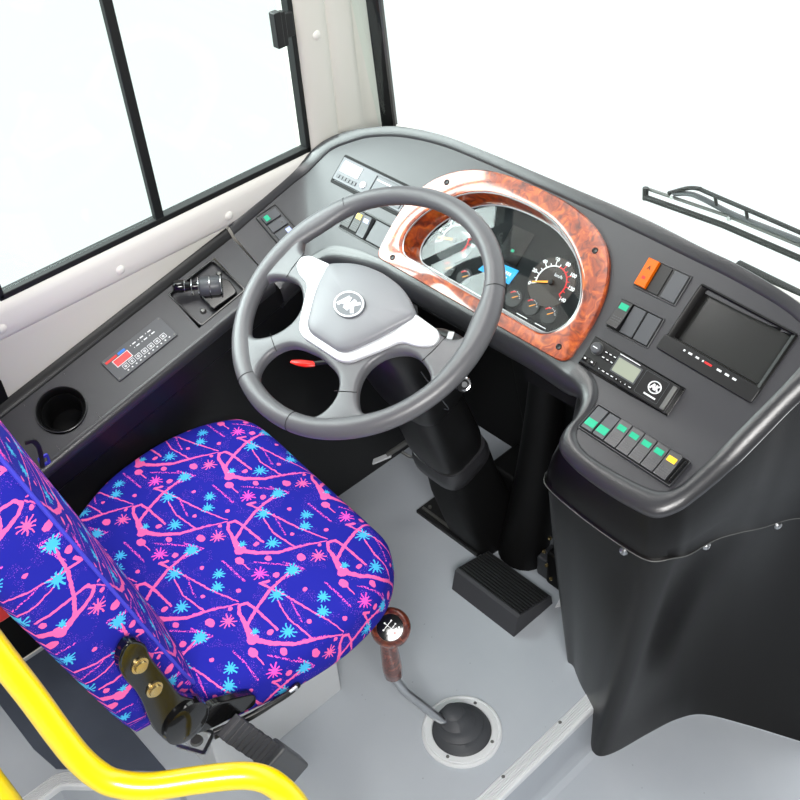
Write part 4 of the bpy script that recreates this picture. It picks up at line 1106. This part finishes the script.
# ------------------------------------------------------------ GEAR LEVER
gl = empty('gear_lever', (.303, -.086, 0), label='cranked silver gear lever with wood knob in ringed floor boot', cat='gear lever')
G0 = Vector((.303, -.086, 0))
def gg(p): return Vector(p)-G0
B().lathe([(.0775, 0), (.0775, .005), (.075, .0085), (.0725, .0085), (.0715, .006), (.070, .006), (.069, .009), (.0585, .0095), (.057, .007), (.057, .0)], 64).build('ring', 'aluminium', gl, ang=30)
for a in (20, 110, 200, 290):
    B().lathe([(0, .0118), (.0025, .0115), (.0035, .0092)], 12, (.0635*cos(radians(a)), .0635*sin(radians(a)), 0)).build('ring_screw', 'dull_metal', gl)
bt = B()
ax = Vector((.290, -.098, .075)); rows = []
for t, r_ in ((0, .0570), (.06, .052), (.12, .0545), (.2, .050), (.28, .044), (.36, .0455), (.44, .038), (.54, .032), (.62, .033), (.72, .024), (.84, .018), (.9, .020), (1, .0115)):
    c = G0.lerp(ax, t**1.3)+Vector((0, 0, .005+(1-t)*0)); z = .006+.068*t
    rows.append([gg((c.x+r_*cos(k/40*2*pi), c.y+r_*sin(k/40*2*pi), z)) for k in range(40)])
bt.grid(rows, closed=True); bt.f.append(tuple(range(12*40, 13*40))); bt.build('boot', 'boot_rubber', gl, ang=60)
K1 = Vector((.283, -.120, .060)); K2 = Vector((.236, -.166, .155)); K3 = Vector((.224, -.174, .195)); K4 = Vector((.2215, -.1755, .290)); K5 = Vector((.2245, -.174, .350))
q = B(); q.tube([gg(p) for p in cr([(.293, -.100, .050), K1, K1.lerp(K2, .5), K1.lerp(K2, .9), K2+Vector((-.004, -.002, .012)), K3, K3.lerp(K4, .3)], 40)], .0085, 16); q.build('rod', 'brushed_metal', gl)
q = B(); q.tube([gg(K3.lerp(K4, t)) for t in (.02, .06, .3, .6, .9, 1.15)], lambda t: [.0135, .0170, .0180, .0170, .0155, .0150][min(5, int(t*5+.5))], 20); q.build('grip', 'knob_wood', gl, ang=60)
kn_ = Vector((.42, -.40, .80)).normalized(); KR = kn_.to_track_quat('Z', 'Y').to_matrix()
KC = gg((.2285, -.172, .340))
B().lathe([(0, -.030), (.014, -.028), (.026, -.020), (.0335, -.006), (.0350, .004), (.033, .011), (.029, .0150), (.0235, .0162), (.0232, .0150), (0, .0150)], 48, KC, KR).build('knob', 'knob_wood', gl, ang=60)
kc = B(); kc.lathe([(.0232, .0148), (.0225, .0164), (.012, .0177), (0, .018)], 48, KC, KR); cap = kc.build('knob_cap', 'gloss_black', gl)
pat = B()
def pbox(x, y, w, h): pat.box((x, y, 0), (w, h, .0006))
for x in (-.008, 0, .008): pass
pbox(-.0055, 0, .0011, .017); pbox(.0035, 0, .0011, .017); pbox(0, 0, .019, .0011); pbox(.009, .0035, .0011, .008)
for x, y in ((-.0055, .0105), (-.0055, -.0105), (.0035, .0105), (.0035, -.0105), (-.0115, 0), (.0115, .010)): pat.lathe([(0, .0005), (.0016, .0003), (.0016, -.0003), (0, -.0003)], 12, (x, y, 0))
Mx = Matrix.Rotation(radians(-35), 3, 'Z')
UPX = Vector((1, 0, 0)); eX = (UPX-kn_*UPX.dot(kn_)).normalized(); eY = kn_.cross(eX)
pat.v = [tuple(KC+kn_*.0183+eX*v[0]+eY*v[1]+kn_*v[2]) for v in pat.v]
pat.build('shift_diagram', 'white_print', cap, smooth=False)
rd = B(); rd.box((0, 0, 0), (.003, .003, .0006)); rd.v = [tuple(KC+kn_*.0183+eX*(.0125+v[0])+eY*(-.002+v[1])+kn_*v[2]) for v in rd.v]; rd.build('red_mark', 'red_print', cap)

# ------------------------------------------------------------ DRIVER SEAT
SO = Vector((-.01, -.33, 0))
seat = empty('driver_seat', SO, label='driver seat upholstered in blue fabric with pink and cyan print', cat='seat')
def slab(name, cx, cy, outline, ztop, thick, er, dish, par, xf=None, uvo=(0, 0), uvs=1, m='print_fabric', rings=14, shape=None):
    # outline: closed list of (x,y) in local plane; polar patch with rolled edge; UV = developed length
    n = len(outline); q = B(); q.uv = []; rows = []
    prof = []
    for k in range(rings+1): prof.append((k/rings, 0, 0))
    def per(t):      # rolled edge, quarter circle
        return
    vs = []
    def put(x, y, z, u, v):
        p = Vector((x, y, z)); p = xf(p) if xf else p
        vs.append(p); q.uv.append(((u+uvo[0])*uvs, (v+uvo[1])*uvs))
    nr = []
    for i in range(n):
        a = Vector(outline[i-1]); b2 = Vector(outline[(i+1) % n]); t = (b2-a).normalized(); nr.append(Vector((t.y, -t.x)))
    for k in range(rings+1):
        s_ = k/rings; 
        for i in range(n):
            ox, oy = outline[i]; ix = ox-nr[i].x*er; iy = oy-nr[i].y*er
            x = cx+(ix-cx)*s_; y = cy+(iy-cy)*s_
            z = ztop+(shape(x, y, s_) if shape else dish*(1-s_*s_)); put(x, y, z, x, y)
    L = 0
    steps = 7
    for k in range(1, steps+1):
        a = k/steps*pi/2
        for i in range(n):
            ox, oy = outline[i]; ix = ox-nr[i].x*er; iy = oy-nr[i].y*er
            x = ix+nr[i].x*er*sin(a); y = iy+nr[i].y*er*sin(a); z = ztop+(shape(ix, iy, 1) if shape else 0)-er*(1-cos(a))
            d = er*a; put(x, y, z, ix+nr[i].x*d, iy+nr[i].y*d)
    d0 = er*pi/2
    for k, (zz, off) in enumerate(((-(er+(thick-er)*.35), .002), (-(er+(thick-er)*.7), .0), (-thick, -.008), (-thick-.006, -.03), (-thick-.006, -.15))):
        for i in range(n):
            ox, oy = outline[i]; ix = ox-nr[i].x*er; iy = oy-nr[i].y*er
            d = d0+(-zz-er)
            put(ox+nr[i].x*off, oy+nr[i].y*off, ztop+(shape(ix, iy, 1) if shape else 0)*(1 if k < 2 else .5)+zz, ix+nr[i].x*d, iy+nr[i].y*d)
    tot = rings+1+steps+5
    q.v = [tuple(v) for v in vs]
    for r in range(tot-1):
        for i in range(n):
            q.f.append((r*n+i, r*n+(i+1) % n, (r+1)*n+(i+1) % n, (r+1)*n+i))
    return q.build(name, m, par, ang=180)
def outl(keys, n=120): return [(p.x, p.y) for p in cr([(a, b, 0) for a, b in keys], n, closed=True)]
def sl(x, y): return (x-SO.x, y-SO.y)
ck = [(-.209, -.087), (-.150, -.089), (-.09, -.094), (.037, -.103), (.130, -.110), (.172, -.116), (.203, -.134), (.228, -.162), (.248, -.20), (.258, -.25), (.260, -.31), (.251, -.38), (.233, -.454), (.208, -.520), (.16, -.545), (0, -.55), (-.18, -.545), (-.235, -.52), (-.268, -.46), (-.300, -.39), (-.314, -.33), (-.318, -.25), (-.303, -.172), (-.268, -.110), (-.240, -.093)]
ck = ck[::-1]
ol = outl([sl(*p) for p in ck], 140)
def cush_shape(x, y, s_):
    return -.006+.010*(1-s_**4)-.012*math.exp(-((x)**2+(y+.03)**2)/.018)*0-.01*max(0, (-y-.12))*0
slab('cushion', 0, .0, ol, .498, .095, .032, 0, seat, uvo=(SO.x, SO.y), shape=cush_shape)
# pan below
def scl(P, k): return [(x*k, y*k) for x, y in P]
B().prism(scl(ol[::3], .90), .375, .405).build('seat_pan', 'black_plastic', seat, bevel=.004)
# backrest
RC = radians(12.6); BO = Vector((-.012, -.512, .47)); yaw = radians(0)
bx = Vector((cos(yaw), sin(yaw), 0)); bz = Vector((0, -sin(RC), cos(RC))); bz = (bz-bx*bz.dot(bx)).normalized(); bn = bz.cross(bx)*-1   # bn points backwards? fixed below
bn = bx.cross(bz); 
if bn.y < 0: bn = -bn
def bxf(p): # local x across, y up, z = towards the front (driver)
    return BO+bx*p.x+bz*p.y+bn*p.z-SO
bk_ = [(-.195, .02), (0, .01), (.195, .04), (.226, .085), (.232, .16), (.234, .30), (.234, .45), (.234, .60), (.226, .70), (.20, .76), (.14, .80), (.06, .81), (-.06, .81), (-.14, .80), (-.20, .76), (-.226, .70), (-.234, .60), (-.236, .45), (-.236, .30), (-.236, .15), (-.226, .06)]
def back_shape(x, y, s_):
    e = abs(x)/.22
    return .034*max(0, 1-e*e)*max(0, min(1, (.85-y)/.3))
slab('backrest', 0, .40, outl(bk_, 150), .0, .105, .016, 0, seat, xf=bxf, uvo=(.03, -.12), shape=back_shape, rings=18)
# piping on the near front edge
oo_ = outl(bk_, 150); nn_ = len(oo_)
def pipe_at(i, out=.013, h=-.001):
    a = Vector(oo_[i-1]); b2 = Vector(oo_[(i+1) % nn_]); t = (b2-a).normalized(); nr = Vector((t.y, -t.x)); ix, iy = oo_[i][0]-nr.x*(.016-out*1.0), oo_[i][1]-nr.y*(.016-out*1.0)
    ix0, iy0 = oo_[i][0]-nr.x*.016, oo_[i][1]-nr.y*.016
    return bxf(Vector((ix, iy, back_shape(ix0, iy0, 1)-.004+h)))
q = B(); q.tube([pipe_at(i) for i in range(nn_)], .0028, 8, closed=True); pip = q.build('piping', 'piping_blue', seat)
# pedestal
b = B(); b.box(Vector((-.034, -.333, .188))-SO, (.20, .292, .376)); b.build('pedestal', 'base_paint', seat, bevel=.004)
# slide plate bracket under the hinge
b = B(); b.ring(rrect(0, 0, .052, .044, .002), rrect(0, 0, .040, .032, .002), 0, .004); sp = b; sp.v = [tuple(Vector((.142+v[0]*cos(.5)-v[1]*sin(.5), -.527+v[0]*sin(.5)+v[1]*cos(.5), .30+v[2]))-SO) for v in sp.v]; sp.build('slide_plate', 'brushed_metal', seat)
B().lathe([(0, .006), (.009, .005), (.011, 0)], 20, Vector((.142, -.527, .298))-SO).build('slide_roller', 'dull_metal', seat)
# recliner hinge arm with two bolts
hk = [(-.606, .722, .019), (-.606, .690, .021), (-.599, .655, .0205), (-.594, .620, .022), (-.590, .580, .026), (-.580, .545, .033), (-.565, .522, .036)]
b = B(); L_, R2 = [], []
P = [Vector((0, y, z)) for y, z, w in hk]
for i, (y, z, w) in enumerate(hk):
    t = (P[min(i+1, 6)]-P[max(i-1, 0)]).normalized(); nn2 = Vector((0, t.z, -t.y)); L_.append(P[i]+nn2*w); R2.append(P[i]-nn2*w)
cap0 = [P[0]+Vector((0, .021*cos(a), .021*sin(a))) for a in (radians(150), radians(120), radians(90), radians(60), radians(30))]
poly = cr([(p.y, p.z, 0) for p in (R2[::-1]+[cap0[2]]+L_)], 46)
b.prism([(p.x, p.y) for p in poly], 0, .016)
b.v = [tuple(Vector((.234+v[2], v[0], v[1]))-SO) for v in b.v]
hg = b.build('recliner_arm', 'gloss_black', seat, bevel=.005, seg=3)
for y, z in ((-.603, .693), (-.596, .632)):
    B().lathe([(.0125, 0), (.0125, .002), (.0095, .0022), (.0088, .0062), (.0, .0066)], 24, Vector((.250, y, z))-SO, Matrix.Rotation(pi/2, 3, 'Y')).build('hinge_bolt', 'brass', hg)
B().lathe([(.038, 0), (.036, .012), (.028, .017), (.012, .019), (0, .0195)], 32, Vector((.244, -.570, .525))-SO, Matrix.Rotation(pi/2, 3, 'Y')).build('hinge_knuckle', 'gloss_black', hg)
b = B(); b.prism(roundpoly([(-.575, .52), (-.52, .515), (-.455, .47), (-.46, .445), (-.54, .47), (-.59, .50)], .012), 0, .016); b.v = [tuple(Vector((.236+v[2], v[0], v[1]-.0))-SO) for v in b.v]; b.build('hinge_foot', 'gloss_black', seat, bevel=.003)
# adjusting loop handle
q = B(); q.tube([Vector(p)-SO for p in cr([(.236, -.53, .435), (.255, -.48, .440), (.266, -.42, .440), (.262, -.390, .434), (.248, -.40, .412), (.240, -.46, .408), (.23, -.53, .415)], 40)], .0048, 10); q.build('slide_handle', 'black_plastic', seat)
B().box(Vector((.268, -.402, .440))-SO, (.004, .014, .008)).build('handle_mark', 'brushed_metal', seat)
# belt buckle on a ribbed stalk
A_ = Vector((.272, -.520, .480)); D_ = Vector((.272, -.470, .345)); E_ = Vector((.272, -.440, .225))
b = B(); dirv = (D_-A_).normalized(); sd = Vector((0, -dirv.z, dirv.y)); NB = 9
for i in range(NB):
    c = A_.lerp(D_, (i+.5)/NB); R = Matrix((Vector((1, 0, 0)), sd, dirv)).transposed()
    b.box(c-SO, (.014, .040+.0015*(i % 2), (D_-A_).length/NB*.86), R)
b.box(A_.lerp(D_, .5)-SO, (.010, .036, (D_-A_).length), Matrix((Vector((1, 0, 0)), sd, dirv)).transposed())
b.build('buckle_stalk', 'pedal_rubber', seat, bevel=.0015)
R = Matrix((Vector((1, 0, 0)), sd, dirv)).transposed()
B().box(D_.lerp(E_, .42)-SO, (.030, .060, .100), R).build('belt_buckle', 'grey_switch', seat, bevel=.005)
# belt guide on the far side
q = B(); q.tube([Vector(p)-SO for p in cr([(-.245, -.490, .635), (-.250, -.484, .655), (-.250, -.483, .675), (-.250, -.488, .690), (-.250, -.500, .694)], 14)], .0045, 8, flat=.5); q.build('belt_guide', 'black_plastic', seat)
b = B(); b.ring(rrect(0, 0, .018, .020, .002, 2), rrect(0, 0, .011, .012, .001, 2), -.002, .002); b.v = [tuple(Vector((-.250+v[2], -.482+v[0], .642+v[1]))-SO) for v in b.v]; b.build('belt_loop', 'piping_blue', seat)

# ------------------------------------------------------------ HANDRAILS
hr = empty('handrail', (.444, -.524, -.141), label='bright yellow bent handrail behind and beside the driver seat', cat='handrail')
H0 = Vector((.444, -.524, -.141))
pts = [(.150, -.768, 1.07), (.182, -.755, .946), (.210, -.742, .820), (.232, -.734, .750), (.255, -.728, .681), (.272, -.723, .640), (.290, -.714, .610), (.307, -.701, .593), (.333, -.670, .579), (.365, -.616, .568), (.393, -.573, .559), (.412, -.550, .545), (.429, -.537, .520), (.440, -.528, .480), (.444, -.524, .42), (.444, -.524, .1), (.444, -.524, -.139)]
q = B(); q.tube([Vector(p)-H0 for p in cr(pts, 150)], .0180, 24); q.build('rail_tube', 'yellow_paint', hr)
B().lathe([(.036, 0), (.036, .004), (.024, .008), (.0185, .012)], 32).build('floor_flange', 'yellow_paint', hr)
hr2 = empty('handrail', (.092, -.80, -.141), label='second yellow rail just showing in the lower left corner', cat='handrail')
H1 = Vector((.092, -.80, -.141))
q = B(); q.tube([Vector(p)-H1 for p in cr([(-.12, -.76, .62), (-.03, -.79, .50), (.060, -.806, .452), (.082, -.806, .425), (.092, -.803, .36), (.092, -.80, .1), (.092, -.80, -.139)], 60)], .0165, 20); q.build('rail_tube', 'yellow_paint', hr2)
# red casing behind the backrest
rc = empty('red_casing', (.03, -.725, .70), label='red casing half hidden behind the seat back at left edge', cat='casing')
B().box((0, 0, .075), (.06, .085, .15)).build('casing_body', 'red_plastic', rc, bevel=.002)
B().box((0, -.06, -.30), (.03, .03, 1.08)).build('support_post', 'deep_black', rc, bevel=.002) if 0 else None
# ------------------------------------------------------------ WIPERS outside the screen
def bar(b, pts, r, flat=1, n=8): b.tube([Vector(p) for p in pts], r, n, flat=flat)
wp = empty('windscreen_wiper', (.106, .66, .75), label='long black windscreen wiper lying outside above the dashboard', cat='wiper')
V0 = Vector((.106, .66, .75))
def wv(l): return [Vector(p)-V0 for p in l]
b = B(); b.tube(wv([(.075, .68, .742), (.25, .678, .753), (.60, .66, .760)]), .0062, 10, flat=.9); b.build('blade_rubber', 'black_rubber', wp)
b = B(); b.tube(wv([(.072, .69, .755), (.25, .688, .768), (.60, .67, .780)]), .0032, 8); b.build('blade_spine', 'dull_metal', wp)
b = B(); b.tube(wv([(.071, .684, .760), (.073, .684, .735)]), .006, 8); b.build('blade_end', 'black_plastic', wp)
b = B()
b.tube(wv(cr([(.12, .69, .764), (.16, .69, .790), (.185, .69, .798), (.205, .69, .797), (.40, .68, .798), (.62, .66, .800)], 30)), .0042, 8)
for x in (.22, .285, .40, .50): b.tube(wv([(x, .688, .797), (x+.006, .688, .780)]), .0032, 8)
b.build('pantograph_arm', 'black_plastic', wp)
b = B(); b.tube(wv(cr([(.13, .69, .766), (.165, .69, .780), (.20, .688, .782), (.27, .69, .774), (.45, .68, .782), (.62, .66, .785)], 26)), .0062, 8, flat=.7); b.build('wiper_arm', 'grey_switch', wp)
for x, z in ((.135, .766), (.26, .770), (.42, .772)): B().lathe([(0, .004), (.004, .003), (.005, 0)], 12, wv([(x, .680, z)])[0], Matrix.Rotation(pi/2, 3, 'X')).build('rivet', 'chrome', wp)
wq = empty('windscreen_wiper', (.36, .66, .70), label='second wiper blade end showing low behind the dashboard right corner', cat='wiper')
V0 = Vector((.36, .66, .70))
b = B(); b.tube(wv([(.30, .665, .697), (.45, .66, .693), (.62, .645, .690)]), .010, 8, flat=.6); b.build('blade_rubber', 'black_rubber', wq)

# ------------------------------------------------------------ LIGHT
w = bpy.data.worlds.new('daylight'); SC.world = w; w.use_nodes = True
nt = w.node_tree; bg = nt.nodes['Background']
tc = nt.nodes.new('ShaderNodeTexCoord'); sp_ = nt.nodes.new('ShaderNodeSeparateXYZ'); nt.links.new(tc.outputs['Generated'], sp_.inputs[0])
# overcast daylight: strong ahead and on the driver's side, weaker toward the passenger saloon
def wm(op, a, b_, c=None):
    n = nt.nodes.new('ShaderNodeMath'); n.operation = op
    for i, x in enumerate((a, b_, c)):
        if x is None: continue
        if isinstance(x, (int, float)): n.inputs[i].default_value = x
        else: nt.links.new(x, n.inputs[i])
    return n.outputs[0]
d_ = wm('ADD', wm('MULTIPLY', sp_.outputs[0], -.75), wm('MULTIPLY', sp_.outputs[1], .66))
def mrange(src, a, b_, c, d):
    m = nt.nodes.new('ShaderNodeMapRange'); m.interpolation_type = 'SMOOTHSTEP'
    for i, v in zip((1, 2, 3, 4), (a, b_, c, d)): m.inputs[i].default_value = v
    nt.links.new(src, m.inputs[0]); return m.outputs[0]
sky = mrange(d_, -.5, .45, .30, 2.3)          # bright ahead and on the driver's side, dim toward the saloon
gnd = mrange(d_, -.5, .2, .20, 1.22)          # pale ground seen down through the glass
up = mrange(sp_.outputs[2], -.05, .12, 0, 1)
m_ = wm('ADD', gnd, wm('MULTIPLY', up, wm('SUBTRACT', sky, gnd)))
nt.links.new(m_, bg.inputs['Strength'])
bg.inputs['Color'].default_value = (.97, .99, 1, 1)
def area(name, loc, tgt, size, power, col=(1, 1, 1), sy=None):
    l = bpy.data.lights.new(name, 'AREA'); l.energy = power; l.size = size; l.color = col
    if sy: l.shape = 'RECTANGLE'; l.size_y = sy
    o = bpy.data.objects.new(name, l); COL.objects.link(o); o.location = loc
    o.rotation_euler = (Vector(tgt)-Vector(loc)).to_track_quat('-Z', 'Y').to_euler(); return o
area('ceiling_lamp', (1.30, -.95, 2.0), (.7, -.45, 0), .9, 105, (1, .985, .96), 1.0)
area('daylight_side', (-2.7, -1.45, 3.2), (-.1, .1, .8), 3.6, 480, (.98, .99, 1), 3.2)
area('driver_lamp', (-.33, -.10, 1.99), (-.33, -.10, 0), .30, 7, (1, .99, .97), .6)

# ------------------------------------------------------------ CAMERA
cam = bpy.data.cameras.new('camera'); cam.sensor_width = 36; cam.lens = 1079/800*36; cam.clip_start = .02
co_ = bpy.data.objects.new('camera', cam); COL.objects.link(co_)
R = Matrix(((0.68148274, 0.44833616, -0.57842542), (0.72908991, -0.48430753, 0.48360532), (-0.06331803, -0.75129282, -0.6569246)))
M = Matrix.Identity(4)
for i in range(3):
    M[i][0] = R[i][0]; M[i][1] = -R[i][1]; M[i][2] = -R[i][2]
M.translation = Vector((1.136, -.867, 1.85)); co_.matrix_world = M
SC.camera = co_
SC.view_settings.view_transform = 'Standard'; SC.view_settings.look = 'None'; SC.view_settings.gamma = 1
SC.view_settings.exposure = 0; SC.view_settings.use_curve_mapping = False
SC.cycles.max_bounces = 8; SC.cycles.diffuse_bounces = 4; SC.cycles.transparent_max_bounces = 8
